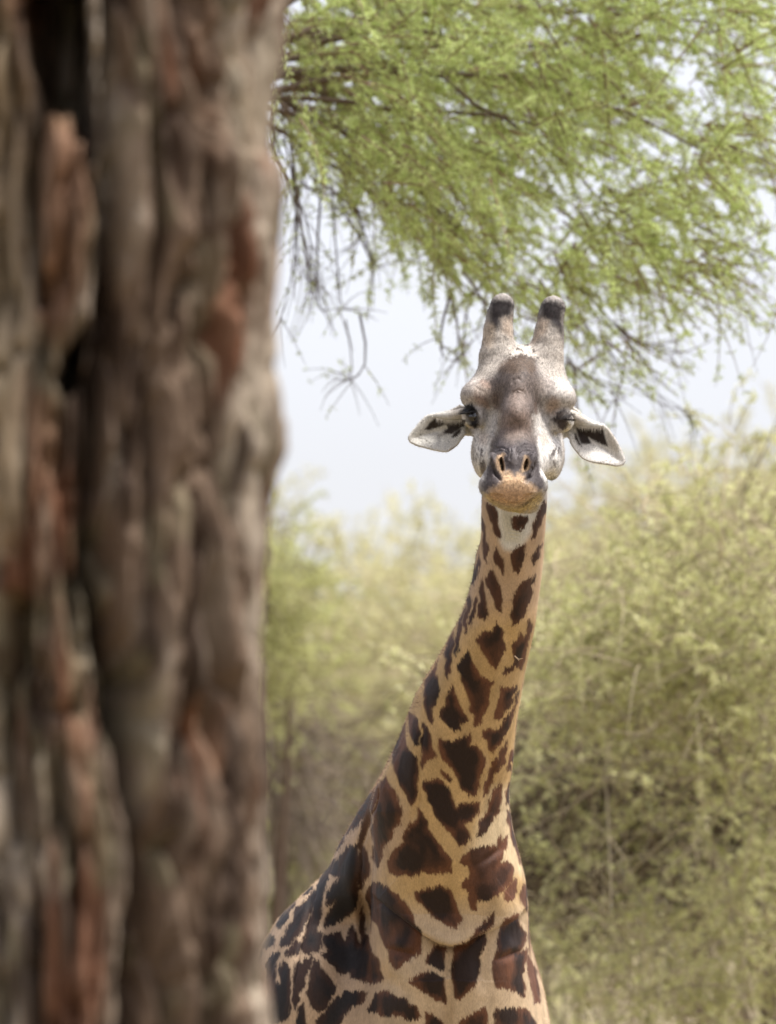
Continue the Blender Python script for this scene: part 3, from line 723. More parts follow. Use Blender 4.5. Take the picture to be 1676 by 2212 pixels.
PATCHES = {
'Z2': [
 [(548,118),(600,130),(638,165),(655,230),(655,290),(668,350),(680,420),(668,435),(640,405),(612,350),(600,290),(582,230),(560,180)],
 [(513,240),(530,275),(545,320),(558,400),(570,470),(580,545),(570,600),(556,640),(542,610),(530,540),(532,460),(528,380),(518,320)],
 [(790,250),(850,238),(905,235),(912,290),(890,340),(860,375),(820,365),(785,350),(778,310)],
 [(1040,120),(1068,110),(1078,160),(1070,210),(1045,260),(1030,330),(1000,390),(968,440),(948,425),(955,370),(965,310),(990,240),(1015,180)],
 [(650,505),(665,535),(690,575),(708,640),(708,745),(690,735),(670,690),(640,640),(628,575),(638,530)],
 [(790,535),(840,500),(900,483),(900,540),(885,600),(870,650),(845,690),(830,735),(808,715),(785,720),(775,640),(775,580)],
 [(1040,470),(1020,540),(1010,600),(990,640),(965,660),(945,630),(955,590),(985,545),(1010,505)],
 [(490,570),(500,660),(480,720),(470,770),(440,825),(425,830),(440,740),(465,660),(480,600)],
 [(605,708),(630,760),(645,815),(680,870),(695,930),(690,1000),(680,1060),(655,1045),(630,1000),(605,930),(590,870),(565,830),(555,780),(575,745)],
 [(520,780),(535,830),(540,890),(555,960),(575,1040),(572,1090),(550,1138),(515,1125),(492,1100),(495,1030),(500,940),(498,870),(508,810)],
 [(900,775),(935,770),(950,830),(945,900),(940,960),(915,1010),(885,1080),(860,1125),(830,1140),(800,1175),(778,1180),(770,1090),(785,1010),(810,910),(830,860),(870,820)],
 [(465,935),(475,985),(465,1050),(450,1120),(425,1195),(410,1180),(420,1110),(440,1030),(450,970)],
 [(412,920),(425,985),(410,1060),(400,1140),(385,1240),(370,1250),(370,1160),(380,1070),(395,985)],
 [(385,1010),(370,1080),(360,1150),(345,1240),(335,1320),(300,1440),(290,1390),(300,1280),(325,1180),(350,1090)],
 [(985,740),(975,820),(950,850),(948,800),(962,750)],
 [(655,1160),(680,1200),(710,1240),(705,1320),(715,1400),(690,1440),(660,1530),(630,1555),(600,1530),(560,1460),(515,1400),(490,1345),(470,1310),(500,1260),(530,1230),(570,1240),(610,1225),(635,1180)],
 [(920,1120),(960,1180),(945,1250),(925,1310),(910,1380),(890,1450),(860,1560),(825,1540),(790,1570),(745,1600),(710,1600),(730,1555),(770,1520),(800,1480),(775,1420),(790,1360),(830,1300),(860,1240),(880,1290),(905,1240),(915,1180)],
 [(280,1235),(285,1310),(275,1400),(262,1480),(255,1560),(210,1630),(200,1590),(210,1500),(195,1440),(215,1370),(245,1290)],
 [(400,1405),(425,1460),(450,1520),(480,1570),(495,1615),(560,1650),(620,1670),(605,1740),(580,1800),(570,1880),(540,1930),(520,2010),(470,2050),(450,2030),(465,1960),(430,1930),(415,1900),(420,1850),(400,1780),(370,1700),(350,1640),(320,1570),(320,1520),(360,1460)],
 [(820,1690),(810,1760),(780,1830),(740,1900),(700,1960),(660,1990),(635,1980),(640,1910),(665,1850),(680,1790),(690,1710),(740,1720),(780,1715)],
 [(150,1470),(120,1540),(135,1610),(150,1690),(155,1750),(130,1820),(100,1880),(95,1960),(90,2030),(70,1990),(50,1920),(25,1840),(20,1740),(45,1660),(80,1600),(110,1530)],
 [(265,1690),(285,1760),(310,1810),(320,1860),(360,1930),(390,1990),(350,2030),(330,2070),(290,2085),(240,2060),(200,2020),(165,1960),(180,1910),(210,1860),(220,1790),(245,1740)],
 [(840,1745),(835,1800),(800,1870),(785,1960),(740,2040),(700,2120),(660,2212),(600,2212),(540,2140),(530,2100),(570,2070),(620,2100),(680,2080),(700,2020),(750,1960),(790,1880),(820,1800)]],
'Z3': [
 [(1320,0),(1380,0),(1360,60),(1310,130),(1280,200),(1240,255),(1210,230),(1190,170),(1155,130),(1200,75),(1260,90),(1300,60)],
 [(575,-30),(590,-60),(650,0),(660,80),(660,190),(640,190),(610,150),(580,90)],
 [(700,40),(720,80),(750,150),(760,210),(790,290),(730,310),(680,375),(670,340),(685,240),(680,150),(690,90)],
 [(545,60),(550,150),(560,230),(600,270),(635,300),(640,380),(645,470),(640,560),(620,640),(600,670),(585,620),(540,540),(510,470),(480,400),(455,330),(460,260),(490,170),(520,100)],
 [(810,150),(850,165),(920,175),(980,145),(1060,105),(1060,150),(1030,200),(1100,205),(1140,250),(1165,310),(1150,400),(1120,480),(1110,560),(1080,590),(1030,570),(975,520),(960,460),(930,400),(890,350),(840,310),(820,240)],
 [(1340,170),(1330,240),(1320,330),(1290,370),(1250,420),(1230,480),(1190,550),(1160,600),(1165,540),(1190,470),(1210,400),(1240,330),(1290,290),(1310,220)],
 [(1420,190),(1400,280),(1380,340),(1360,400),(1355,350),(1375,260)],
 [(840,400),(870,420),(910,470),(905,490),(870,455),(845,430)],
 [(700,490),(750,480),(800,460),(850,500),(900,560),(925,620),(950,690),(1000,660),(1060,655),(1120,645),(1135,690),(1110,740),(1070,780),(1020,790),(1000,810),(1040,890),(1050,930),(1020,970),(975,980),(950,930),(910,880),(860,830),(810,770),(780,700),(745,630),(735,580),(695,530)],
 [(1290,510),(1290,600),(1280,700),(1250,760),(1215,800),(1180,860),(1105,915),(1130,850),(1150,770),(1190,720),(1210,640),(1240,560)],
 [(1375,480),(1365,560),(1352,640),(1335,650),(1330,590),(1350,520)],
 [(410,460),(440,530),(490,600),(500,660),(530,690),(510,750),(500,810),(450,870),(430,940),(380,1000),(360,1060),(335,1110),(305,1070),(310,960),(300,900),(300,840),(320,740),(340,640),(350,540),(370,480)],
 [(545,30),(515,120),(475,200),(440,270),(415,310),(440,220),(490,110)],
 [(395,330),(352,430),(332,540),(310,640),(265,740),(225,760),(190,810),(110,870),(60,950),(20,1020),(10,990),(80,830),(140,720),(220,600),(280,480)],
 [(330,560),(312,690),(272,800),(240,900),(200,1000),(185,980),(215,870),(250,760),(290,650)],
 [(660,690),(700,760),(730,850),(800,960),(860,1030),(900,1080),(915,1140),(900,1180),(820,1170),(770,1190),(700,1180),(600,1180),(520,1190),(440,1190),(420,1120),(450,1060),(500,1000),(540,960),(545,880),(600,810),(640,800),(650,740)],
 [(980,1100),(1030,1060),(1080,1030),(1150,1040),(1200,1010),(1270,980),(1290,930),(1300,910),(1300,960),(1350,900),(1340,980),(1310,1060),(1290,1120),(1280,1197),(1060,1197),(1040,1140)],
 [(1350,720),(1375,760),(1410,850),(1445,960),(1465,1060),(1445,1115),(1420,1050),(1400,960),(1370,850),(1345,770)]],
'Z4': [
 [(750,90),(760,60),(800,10),(830,-20),(1000,-20),(1060,40),(1110,90),(1105,130),(1030,145),(960,120),(890,160),(850,150),(790,155)],
 [(1160,75),(1220,20),(1280,0),(1350,-10),(1430,-20),(1400,60),(1375,110),(1440,80),(1465,130),(1450,190),(1410,230),(1370,270),(1310,300),(1260,290),(1250,350),(1230,350),(1215,290),(1225,250),(1175,230),(1180,200),(1215,170),(1225,110),(1180,95)],
 [(1480,180),(1485,250),(1470,300),(1420,295),(1415,250),(1450,210)],
 [(1525,215),(1550,215),(1575,340),(1550,370),(1525,320),(1515,270)],
 [(910,260),(960,240),(1010,235),(1050,220),(1110,240),(1130,310),(1145,370),(1165,410),(1140,460),(1080,435),(1020,400),(970,350),(920,300)],
 [(665,200),(710,205),(760,240),(810,280),(840,310),(870,350),(890,400),(900,440),(930,470),(935,540),(930,590),(890,625),(840,610),(800,600),(740,570),(715,520),(700,450),(690,430),(650,380),(630,300),(640,250)],
 [(760,590),(810,605),(885,625),(830,665),(800,695),(765,650)],
 [(1010,560),(1060,570),(1085,580),(1070,640),(1075,690),(1030,690),(965,650),(990,600)],
 [(1140,570),(1200,545),(1260,510),(1310,490),(1300,560),(1270,620),(1265,720),(1250,790),(1200,830),(1150,870),(1130,850),(1125,760),(1115,700),(1130,640)],
 [(1355,375),(1360,430),(1320,470),(1260,500),(1205,535),(1240,490),(1270,450),(1320,420)],
 [(1430,410),(1495,380),(1500,440),(1535,490),(1520,560),(1480,600),(1420,625),(1350,645),(1370,580),(1395,500),(1410,440)],
 [(1350,650),(1420,630),(1490,600),(1545,580),(1540,640),(1510,720),(1535,800),(1530,850),(1480,820),(1430,800),(1375,800),(1360,720)],
 [(1555,620),(1585,680),(1615,790),(1615,880),(1590,890),(1575,780),(1550,700)],
 [(870,770),(920,730),(980,710),(1060,745),(1070,800),(1080,880),(1030,870),(980,840),(930,800)],
 [(630,930),(680,840),(740,815),(790,850),(860,880),(910,920),(930,970),(880,985),(820,960),(740,960),(690,945)],
 [(970,940),(1020,970),(1060,1009),(1060,1080),(960,1080)],
 [(1160,990),(1240,950),(1310,910),(1320,960),(1320,1080),(1150,1080)],
 [(1370,925),(1460,920),(1560,930),(1590,1009),(1600,1080),(1360,1080)],
 [(300,800),(310,720),(320,650),(345,650),(370,710),(410,750),(430,770),(455,800),(410,880),(400,910),(350,930),(310,890),(290,840)],
 [(345,990),(390,940),(440,880),(490,830),(560,825),(625,830),(600,880),(550,900),(500,960),(470,1009),(450,1080),(350,1080)],
 [(380,500),(440,490),(480,490),(495,540),(530,510),(540,440),(555,480),(590,560),(605,520),(620,500),(640,520),(650,590),(690,640),(700,700),(720,745),(670,775),(610,760),(540,745),(540,710),(480,720),(450,680),(370,615),(420,590),(390,560)],
 [(440,100),(480,30),(530,-10),(575,-20),(575,100),(570,180),(575,260),(570,330),(500,400),(470,420),(390,450),(395,400),(430,340),(465,290),(400,330),(410,250),(440,220),(475,170),(430,150)],
 [(600,-30),(640,60),(645,150),(610,200),(590,240),(575,150),(580,60)],
 [(600,340),(615,400),(620,470),(610,510),(590,470),(590,380)],
 [(660,0),(710,0),(715,40),(690,110),(670,60)],
 [(75,350),(130,300),(230,260),(215,330),(180,390),(150,440),(130,465),(95,400)],
 [(130,555),(170,480),(210,420),(230,350),(270,320),(320,250),(325,290),(300,370),(270,440),(240,500),(200,540),(160,560)],
 [(330,260),(400,100),(440,60),(420,150),(380,250),(370,320),(360,400),(340,450),(330,480),(365,490),(370,550),(345,600),(270,600),(250,570),(280,500),(300,430),(320,350)],
 [(160,600),(230,530),(250,550),(240,590),(210,615),(170,612)],
 [(225,655),(260,660),(310,620),(300,680),(270,760),(250,820),(215,920),(210,860),(215,760)],
 [(60,750),(50,680),(90,620),(120,600),(110,680),(95,780),(140,780),(130,700),(150,660),(195,690),(190,800),(190,900),(170,980),(90,1009),(60,1000)],
 [(240,920),(262,890),(270,960),(280,1009),(280,1080),(220,1080)],
 [(250,250),(330,180),(300,240),(270,270)],
 [(40,470),(100,520),(90,560),(30,570)]]}
SD = np.full((RVN, RUN), 60.0)
for fr_, polys in PATCHES.items():
    for pts in polys:
        r = poly_mask(fr_, pts, 14)
        if r is not None: SD[r[0]] = np.minimum(SD[r[0]], r[1])
BASE = np.zeros((RVN, RUN, 3)) + srgb(212, 176, 122)
P_ = lambda *a, **k: paint(BASE, *a, **k)
P_('D', [(500, 2400), (500, 1700), (760, 1700), (860, 1720), (900, 1800), (820, 1900), (860, 2400)], (212, 182, 150), feather=45)  # pinker lower left, with the skylight tint put into the coat
P_('D', [(860, 1960), (1200, 1960), (1250, 2300), (800, 2300)], (218, 190, 154), feather=40)
P_('D', [(900, 1000), (1300, 1000), (1200, 1330), (1000, 1330)], (206, 174, 138), feather=40)
P_('D', [(1060, 1700), (1120, 1700), (1150, 1900), (1040, 1860), (1010, 1850)], (228, 202, 160), feather=20)  # paler strip on the right of the neck, sunlight painted in
P_('Z2', [(560, 60), (640, 130), (700, 160), (760, 200), (1000, 100), (1090, 60), (1040, 150), (1000, 240), (960, 300), (945, 380), (910, 440), (860, 500), (790, 540), (720, 530), (690, 490), (672, 440), (665, 350), (650, 250), (600, 150)], (234, 228, 214), feather=9)
P_('Z2', [(690, 200), (790, 230), (850, 380), (860, 480), (720, 460), (690, 330)], (222, 212, 184), feather=8, alpha=.7)
P_('Z2', [(1060, -40), (1110, -40), (1090, 120), (1060, 100)], (186, 178, 170), feather=6)

u, v = uv_of(GV)
n1 = vnoise(np.stack([u / 4.0, v / 15.0, u * 0], 1), 3) - .5
n2 = vnoise(np.stack([u / 2.2, v / 9.0, u * 0 + 7], 1), 4) - .5
n3 = vnoise(np.stack([u / 14.0, v / 16.0, u * 0 + 3], 1), 6) - .5
n4 = vnoise(np.stack([u / 1.6, v / 4.5, u * 0 + 9], 1), 8) - .5
vv = v + 6 * n1 + 5 * n2 + 7 * n4; uu = u + 7 * n3 + 3 * n2 + 2 * n4
sd = sample(SD, uu, vv) - 1.2 - 1.6 * sstep(1450, 1700, v)
dark = sstep(2.6, -2.6, sd)
# flanks and back that the picture does not show: an angular patch net in the same scale
def patch_net(p):
    c = p * np.array([6.2, 5.2, 5.6]) + (np.stack([fbm(p * 9, 2, 31), fbm(p * 9, 2, 37), fbm(p * 9, 2, 41)], 1) - .5) * 1.0
    i = np.floor(c).astype(np.int64); d1 = np.full(len(p), 9.0); d2 = np.full(len(p), 9.0)
    for dx in (-1, 0, 1):
        for dy in (-1, 0, 1):
            for dz in (-1, 0, 1):
                j = i + np.array([dx, dy, dz])
                q = j + .5 + .8 * (np.stack([_hash(j[:, 0], j[:, 1], j[:, 2], s) for s in (11, 12, 13)], 1) - .5)
                d = np.linalg.norm(c - q, axis=1)
                d2 = np.minimum(d2, np.maximum(d1, d)); d1 = np.minimum(d1, d)
    return d2 - d1
seen = sstep(-.02, .10, FACING) * (u > 566) * (v < 2300)
pn = np.zeros(len(GV)); _k = seen < .999; pn[_k] = patch_net(GV[_k])
dark = dark * seen + sstep(.10, .16, pn) * (1 - seen)
tan = sample(BASE, u, v)
out_mix = (1 - seen)[:, None]
tan = tan * (1 - out_mix) + srgb(206, 170, 130) * out_mix
tan = tan * (.72 + .56 * fbm(GV * np.array([26, 26, 13.0]), 3, 51))[:, None]
depth_in = np.clip(-sd / 16.0, 0, 1) * seen + .8 * (1 - seen)
nb = fbm(GV * np.array([16.0, 16, 11]), 3, 61)
red = np.clip(1.05 - depth_in * 1.0 + (nb - .5) * 3.4, 0, 1)
left = sstep(860, 740, u) * sstep(1620, 1800, v)
rightr = np.exp(-(((u - 1060) / 70) ** 2 + ((v - 1850) / 70) ** 2))
red = np.clip(red * (1 - .75 * left) + .45 * rightr, 0, 1)
up = sstep(1420, 1300, v)
red = red * (1 - .5 * up)
core = srgb(52, 37, 30) * (1 - left[:, None]) + srgb(50, 46, 46) * left[:, None]  # greyer cores on the left body: sky sheen painted into the patches
rim = srgb(116, 75, 52)
dcol = core * (1 - red[:, None]) + rim * red[:, None]
bodycol = tan * (1 - dark[:, None]) + dcol * dark[:, None]
hn1 = vnoise(np.stack([u / 3.5, v / 5.0, u * 0], 1), 71) - .5
hn2 = vnoise(np.stack([u / 9, v / 9, u * 0], 1), 72) - .5
hn3 = vnoise(np.stack([u / 1.7, v / 2.6, u * 0], 1), 73) - .5
earw = np.clip(sstep(1012, 995, u) + sstep(1228, 1245, u), 0, 1)
hk = 1 - .7 * earw
headcol = sample(HEAD, u + hk * (2.5 * hn2 + 2.5 * hn1 + 2.5 * hn3), v + hk * (2.5 * hn2 + 3 * hn1 + 5 * hn3))
fleck = fbm(np.stack([GV[:, 0] * 230, GV[:, 1] * 230, GV[:, 2] * 150], 1), 2, 81)
headcol = headcol * (1 + hk * ((fleck - .5) * 1.0 + (fbm(GV * 90.0, 2, 82) - .5) * .35))[:, None]
hm = HEADW[:, None]
COAT = (bodycol * (1 - hm) + headcol * hm) * 0.70
# hooves
hoof = sstep(.14, .11, c2w(GV)[:, 2])[:, None]
COAT = COAT * (1 - hoof) + srgb(60, 52, 46) * hoof

GROOT = 0.5 * (A_W + B_W); GROOT[2] = 0.0
giraffe = thing('giraffe', GROOT, 'tall giraffe with dark brown patches looking over its chewing muzzle at the viewer', 'giraffe')
M_COAT = attr_mat('giraffe_coat', rough=.62, spec=.2, noise_scale=260.0, noise_amt=.22, stretch=(1, 1, .35), bump=.35, bump_scale=420.0, bump_dist=.0015)
obj('body', mesh_np('giraffe_body', c2w(GV), GT, COAT), M_COAT, giraffe)

# eyes, lashes
M_EYE, t_, b_, o_ = new_mat('giraffe_eye')
nz = nd(t_, 'ShaderNodeTexNoise', Scale=60.0); mx = nd(t_, 'ShaderNodeMix', data_type='RGBA')
mx.inputs[6].default_value = (.006, .004, .003, 1); mx.inputs[7].default_value = (.020, .013, .008, 1)
t_.links.new(nz.outputs['Fac'], mx.inputs[0]); t_.links.new(mx.outputs[2], b_.inputs['Base Color'])
b_.inputs['Roughness'].default_value = .08; b_.inputs['Specular IOR Level'].default_value = .6; b_.inputs['Coat Weight'].default_value = .5
def sphere(c, r, nu=28, nv=18):
    a = np.linspace(0, 2 * np.pi, nu, endpoint=False); b = np.linspace(.02, np.pi - .02, nv)
    A, B = np.meshgrid(a, b)
    V = np.stack([np.sin(B) * np.cos(A), np.cos(B), np.sin(B) * np.sin(A)], -1).reshape(-1, 3) * r + c
    F = [(j * nu + i, j * nu + (i + 1) % nu, (j + 1) * nu + (i + 1) % nu, (j + 1) * nu + i) for j in range(nv - 1) for i in range(nu)]
    return V, F
rng = np.random.default_rng(7)
M_LASH = plain_mat('eyelash_black', (.012, .010, .010), .5)
for E, sg, nm in ((EYE_L, -1, 'wide open dark eye'), (EYE_R, 1, 'half closed eye under a heavy lid')):
    V, F = sphere(E, EYE_RAD)
    obj('eye', mesh_np('giraffe_eye', c2w(V), F), M_EYE, giraffe, label=nm)
    paths, rad = [], []
    for k in range(46):
        t = rng.uniform(0, 1)
        a0 = E + np.array([sg * (-.004 + .024 * t), -.021 + .014 * t, (.013 - .004 * t) if sg < 0 else (.006 - .003 * t)])
        dirv = np.array([sg * (.6 + .5 * t + rng.normal(0, .08)), -.8 + .3 * t, -.25 + rng.normal(0, .06)])
        dirv /= np.linalg.norm(dirv); L = rng.uniform(.016, .027)
        s = np.linspace(0, 1, 5)[:, None]
        P = a0 + dirv * L * s + np.array([0, 0, .006]) * s ** 2
        paths.append(c2w(P)); rad.append(np.array([.0008, .0008, .0006, .0004, .0001]))
    V, F = tubes(paths, rad, 3)
    obj('eyelash', mesh_np('giraffe_eyelash', V, F), M_LASH, giraffe)

# short coat hair standing off the skin: slivers rooted on the visible coat
tri = GV[GT]
cen = tri.mean(1)
tn = np.cross(tri[:, 1] - tri[:, 0], tri[:, 2] - tri[:, 0]); area = np.linalg.norm(tn, axis=1) / 2
tn = tn / np.maximum(2 * area[:, None], 1e-12)
fac = -(tn * (cen / np.linalg.norm(cen, axis=1, keepdims=True))).sum(1)
w = area * (fac > -.35) * frame_region(cen) * (1 + 1.2 * (HEADW[GT[:, 0]] > .5))
N_H = 190000
pick = rng.choice(len(GT), N_H, p=w / w.sum())
r1, r2 = rng.random(N_H), rng.random(N_H); sq = np.sqrt(r1)
bc = np.stack([1 - sq, sq * (1 - r2), sq * r2], 1)
root = (tri[pick] * bc[:, :, None]).sum(1)
nrm = tn[pick]
hcol = (COAT[GT[pick]] * bc[:, :, None]).sum(1)
hh = (HEADW[GT[pick]] * bc).sum(1)
flow = np.tile(np.array([-.12, .25, -1.0]), (N_H, 1)) * (1 - hh[:, None]) + np.stack([(root[:, 0] - Q(1105, 900, 0)[0]) * 3.0, np.full(N_H, .7), .55 + 0 * hh], 1) * hh[:, None]
flow += rng.normal(0, .28, (N_H, 3))
flow -= nrm * (flow * nrm).sum(1, keepdims=True)
flow /= np.linalg.norm(flow, axis=1, keepdims=True) + 1e-9
L = rng.uniform(.004, .009, N_H) * (1 - .35 * hh)
lift = rng.uniform(.10, .38, N_H)
tip = root + L[:, None] * (flow * np.cos(lift)[:, None] + nrm * np.sin(lift)[:, None])
side = np.cross(flow, nrm); wd = (rng.uniform(.00025, .0005, N_H) * (1 + .8 * hh))[:, None]
HV = np.stack([root - side * wd - nrm * .0004, root + side * wd - nrm * .0004, tip], 1).reshape(-1, 3)
hcol = hcol * (1 + rng.uniform(-1, 1, N_H) * (.28 + .30 * hh))[:, None]
N_E = 26000
we = area * ((fac > -.30) & (fac < .22)) * frame_region(cen)
pk = rng.choice(len(GT), N_E, p=we / we.sum())
er = tri[pk].mean(1); en = tn[pk]; eh = HEADW[GT[pk, 0]][:, None]
ef = np.array([-.1, .2, -1.0]) * (1 - eh) + np.array([0, .5, .5]) * eh + rng.normal(0, .3, (N_E, 3))
ef -= en * (ef * en).sum(1, keepdims=True); ef /= np.linalg.norm(ef, axis=1, keepdims=True) + 1e-9
el = rng.uniform(.005, .011, N_E)[:, None]; ea = rng.uniform(.25, .8, N_E)[:, None]
et = er + el * (ef * np.cos(ea) + en * np.sin(ea)); es = np.cross(ef, en) * rng.uniform(.0003, .0006, N_E)[:, None]
HV = np.concatenate([HV, np.stack([er - es - en * .0004, er + es - en * .0004, et], 1).reshape(-1, 3)])
hcol = np.concatenate([hcol, COAT[GT[pk, 0]] * rng.uniform(.8, 1.5, (N_E, 1))]); N_H += N_E
M_HAIR = attr_mat('giraffe_hair', rough=.55, spec=.25)
obj('coat_hair', mesh_np('giraffe_coat_hair', c2w(HV), np.arange(N_H * 3).reshape(-1, 3), np.repeat(hcol, 3, axis=0), smooth=False), M_HAIR, giraffe, kind='stuff')

def strands(name, roots, dirs, lens, rad, cols, parent, sag=.3, label=None):
    paths, rr, cc = [], [], []
    s = np.linspace(0, 1, 4)
    for a, d, l, c in zip(roots, dirs, lens, cols):
        P = a + d * l * s[:, None] + np.array([0, 0, -sag]) * l * (s ** 2)[:, None]
        paths.append(c2w(P)); rr.append(rad * (1 - .9 * s)); cc.append(np.repeat(c[None], 12, 0))
    V, F = tubes(paths, rr, 3)
    return obj(name, mesh_np(name, V, F, np.concatenate(cc)), M_HAIR, parent, label=label)
def surf_pick(cond, n):
    ww = area * cond(cen, tn)
    k = rng.choice(len(GT), n, p=ww / ww.sum())
    return tri[k].mean(1), tn[k]
# mane along the nape
cu, cv = uv_of(cen)
def nape_cond(c, n):
    edge = np.interp(cv, [1200, 1340, 1500, 1650, 1800, 1880], [1036, 1003, 910, 840, 745, 680])
    return (n[:, 1] > -.25) * (n[:, 0] < -.1) * (cv > 1180) * (cv < 1880) * (np.abs(cu - edge) < 16) * (HEADW[GT[:, 0]] < .1)
rp, rn = surf_pick(nape_cond, 900)
strands('mane', rp, rn * .6 + np.array([-.25, .3, .3]), rng.uniform(.004, .010, 900), .0006, srgb(90, 58, 40) * rng.uniform(.5, 1.5, (900, 1)), giraffe, 0)
# dark tufts on the horn tips, fringe under the rolled ear edges
def tip_cond(c, n):
    return ((cv < zd('Z1', 0, 170)[1]) & (n[:, 2] < .75)) * 1.0
for sg_ in (-1, 1):
    rp, rn = surf_pick(lambda c, n: tip_cond(c, n) * (sg_ * (cu - 1140) > 0), 400)
    strands('horn_tuft', rp, rn * .35 + np.array([.2 * sg_, .3, -.3]) + rng.normal(0, .2, (400, 3)), rng.uniform(.003, .008, 400), .00045, srgb(60, 52, 50) * rng.uniform(.5, 1.8, (400, 1)), giraffe, -.2)
for fr_, a_, b_ in (('ZE', (560, 610), (1030, 640)), ('ZR', (880, 745), (1300, 765))):
    rt, dr = [], []
    for k in range(120):
        t = rng.uniform(0, 1)
        x, y = a_[0] + (b_[0] - a_[0]) * t, a_[1] + (b_[1] - a_[1]) * t + 26 * math.sin(t * math.pi) * (1 if fr_ == 'ZE' else 0)
        rt.append(ZQ(fr_, x, y, .085 + .012 * rng.random())); dr.append([rng.normal(0, .25), .15, -1.0 + rng.normal(0, .15)])
    rt, dr = np.array(rt), np.array(dr)
    strands('ear_fringe', rt, dr, rng.uniform(.006, .015, len(rt)), .0004, srgb(226, 218, 204) * rng.uniform(.6, 1.0, (len(rt), 1)), giraffe, .1)
rp = np.repeat(wq(B_W + .42 * BDIR + np.array([0, 0, -.98]))[None], 260, 0)
strands('tail_tuft', rp, np.array([0, 0, -1.0]) + rng.normal(0, .12, (260, 3)), rng.uniform(.3, .55, 260), .0015, srgb(40, 32, 28) * rng.uniform(.5, 1.5, (260, 1)), giraffe, 0)
# a small pale thorn twig caught in the coat of the neck
twig = thing('thorn_twig', c2w(Q(1118, 1424, .20)), 'tiny pale thorn twig caught on the side of the neck', 'twig')
pa = [Q(1112, 1418, .225), Q(1119, 1424, .205), Q(1121, 1428, .205)]; pb = [Q(1119, 1425, .205), Q(1130, 1422, .205)]
V, F = tubes([c2w(pa), c2w(pb)], [np.array([.0024, .002, .001]), np.array([.0016, .0006])], 5)
obj('thorn', mesh_np('thorn_twig', V, F), plain_mat('dry_twig', srgb(190, 160, 126) * .6, .7), twig)

# ------------------------------------------------------------------ ground
def ground_z(x, y):
    return 7.0 * sstep(60, 190, y) + 0.12 * (np.sin(x * .11 + 1.3) + np.sin(y * .07)) * sstep(40, 90, y)
gy = np.concatenate([np.linspace(-60, 40, 26), np.linspace(44, 240, 80), np.linspace(260, 900, 22)])
gx = np.concatenate([np.linspace(-500, -70, 14), np.linspace(-60, 60, 61), np.linspace(70, 500, 14)])
GX, GY = np.meshgrid(gx, gy)
gv = np.stack([GX.ravel(), GY.ravel(), ground_z(GX.ravel(), GY.ravel())], 1)
nx = len(gx); gi = np.arange(len(gy) - 1)[:, None] * nx + np.arange(nx - 1)[None]
gf = np.stack([gi, gi + 1, gi + nx + 1, gi + nx], -1).reshape(-1, 4)
M_GR, t, b, o = new_mat('dry_grass_ground')
tc = nd(t, 'ShaderNodeTexCoord')
n1_ = nd(t, 'ShaderNodeTexNoise', Scale=.35, Detail=6.0, Roughness=.65); n2_ = nd(t, 'ShaderNodeTexNoise', Scale=9.0, Detail=5.0, Roughness=.7)
t.links.new(tc.outputs['Object'], n1_.inputs['Vector']); t.links.new(tc.outputs['Object'], n2_.inputs['Vector'])
r1_ = nd(t, 'ShaderNodeValToRGB'); r1_.color_ramp.elements[0].color = (.20, .15, .08, 1); r1_.color_ramp.elements[1].color = (.42, .34, .19, 1)
r1_.color_ramp.elements[0].position = .35; r1_.color_ramp.elements[1].position = .68
m_ = nd(t, 'ShaderNodeMix', data_type='RGBA', blend_type='MULTIPLY'); m_.inputs[0].default_value = .5
t.links.new(n1_.outputs['Fac'], r1_.inputs[0]); t.links.new(r1_.outputs[0], m_.inputs[6]); t.links.new(n2_.outputs['Color'], m_.inputs[7])
t.links.new(m_.outputs[2], b.inputs['Base Color']); b.inputs['Roughness'].default_value = .95
bp_ = nd(t, 'ShaderNodeBump', Strength=.8, Distance=.1); t.links.new(n2_.outputs['Fac'], bp_.inputs['Height']); t.links.new(bp_.outputs[0], b.inputs['Normal'])
ground = obj('ground', mesh_np('ground', gv, gf), M_GR, kind='structure')

# ------------------------------------------------------------------ old tree in the foreground
TD, TU = 12.0, 128.0
PXT = TD / FPX
tree_x = (TU - CU) * PXT
EDGE = np.array([(605, -60), (605, 0), (600, 60), (590, 110), (576, 180), (566, 260), (571, 340), (590, 352), (598, 400), (590, 500), (584, 600), (580, 700), (578, 800), (585, 870), (595, 930), (597, 980),
                 (576, 1040), (562, 1080), (554, 1200), (552, 1300), (547, 1380), (553, 1500), (560, 1600), (565, 1700), (560, 1800), (565, 1900), (570, 2000), (575, 2212), (580, 2300)], dtype=float)
ztop, zbot = W(TU, -40, TD)[2], W(TU, 2260, TD)[2]
zz = np.concatenate([np.linspace(-.4, zbot, 60)[:-1], np.linspace(zbot, ztop, 300), np.linspace(ztop, 6.4, 45)[1:]])
NA = 460
th = np.linspace(0, 2 * np.pi, NA, endpoint=False)
TH, ZZ = np.meshgrid(th, zz)
TH, ZZ = TH.ravel(), ZZ.ravel()
vrow = CV - ((ZZ - CAM[2]) / (TD) - math.tan(ELEV)) * FPX          # close enough to the photo row for looking things up
Rr = (np.interp(vrow, EDGE[:, 1], EDGE[:, 0]) - TU) * PXT
rw = sstep(.55, .97, np.cos(TH)); Rr = Rr * rw + (.283 + .012 * np.sin(ZZ * 2.3 + TH)) * (1 - rw)
Rr = Rr * (1 + .22 * np.exp(-np.maximum(ZZ, 0) / .5) + .02 * np.maximum(0, 2.9 - ZZ)) * np.where(ZZ > 4.6, 1 - .05 * (ZZ - 4.6), 1)
dirx, diry = np.cos(TH), np.sin(TH)
base_p = np.stack([tree_x + Rr * dirx, TD + Rr * diry, ZZ], 1)
qc = w2c(base_p); tu, tv = uv_of(qc)
frontw = sstep(-.05, .15, -diry)
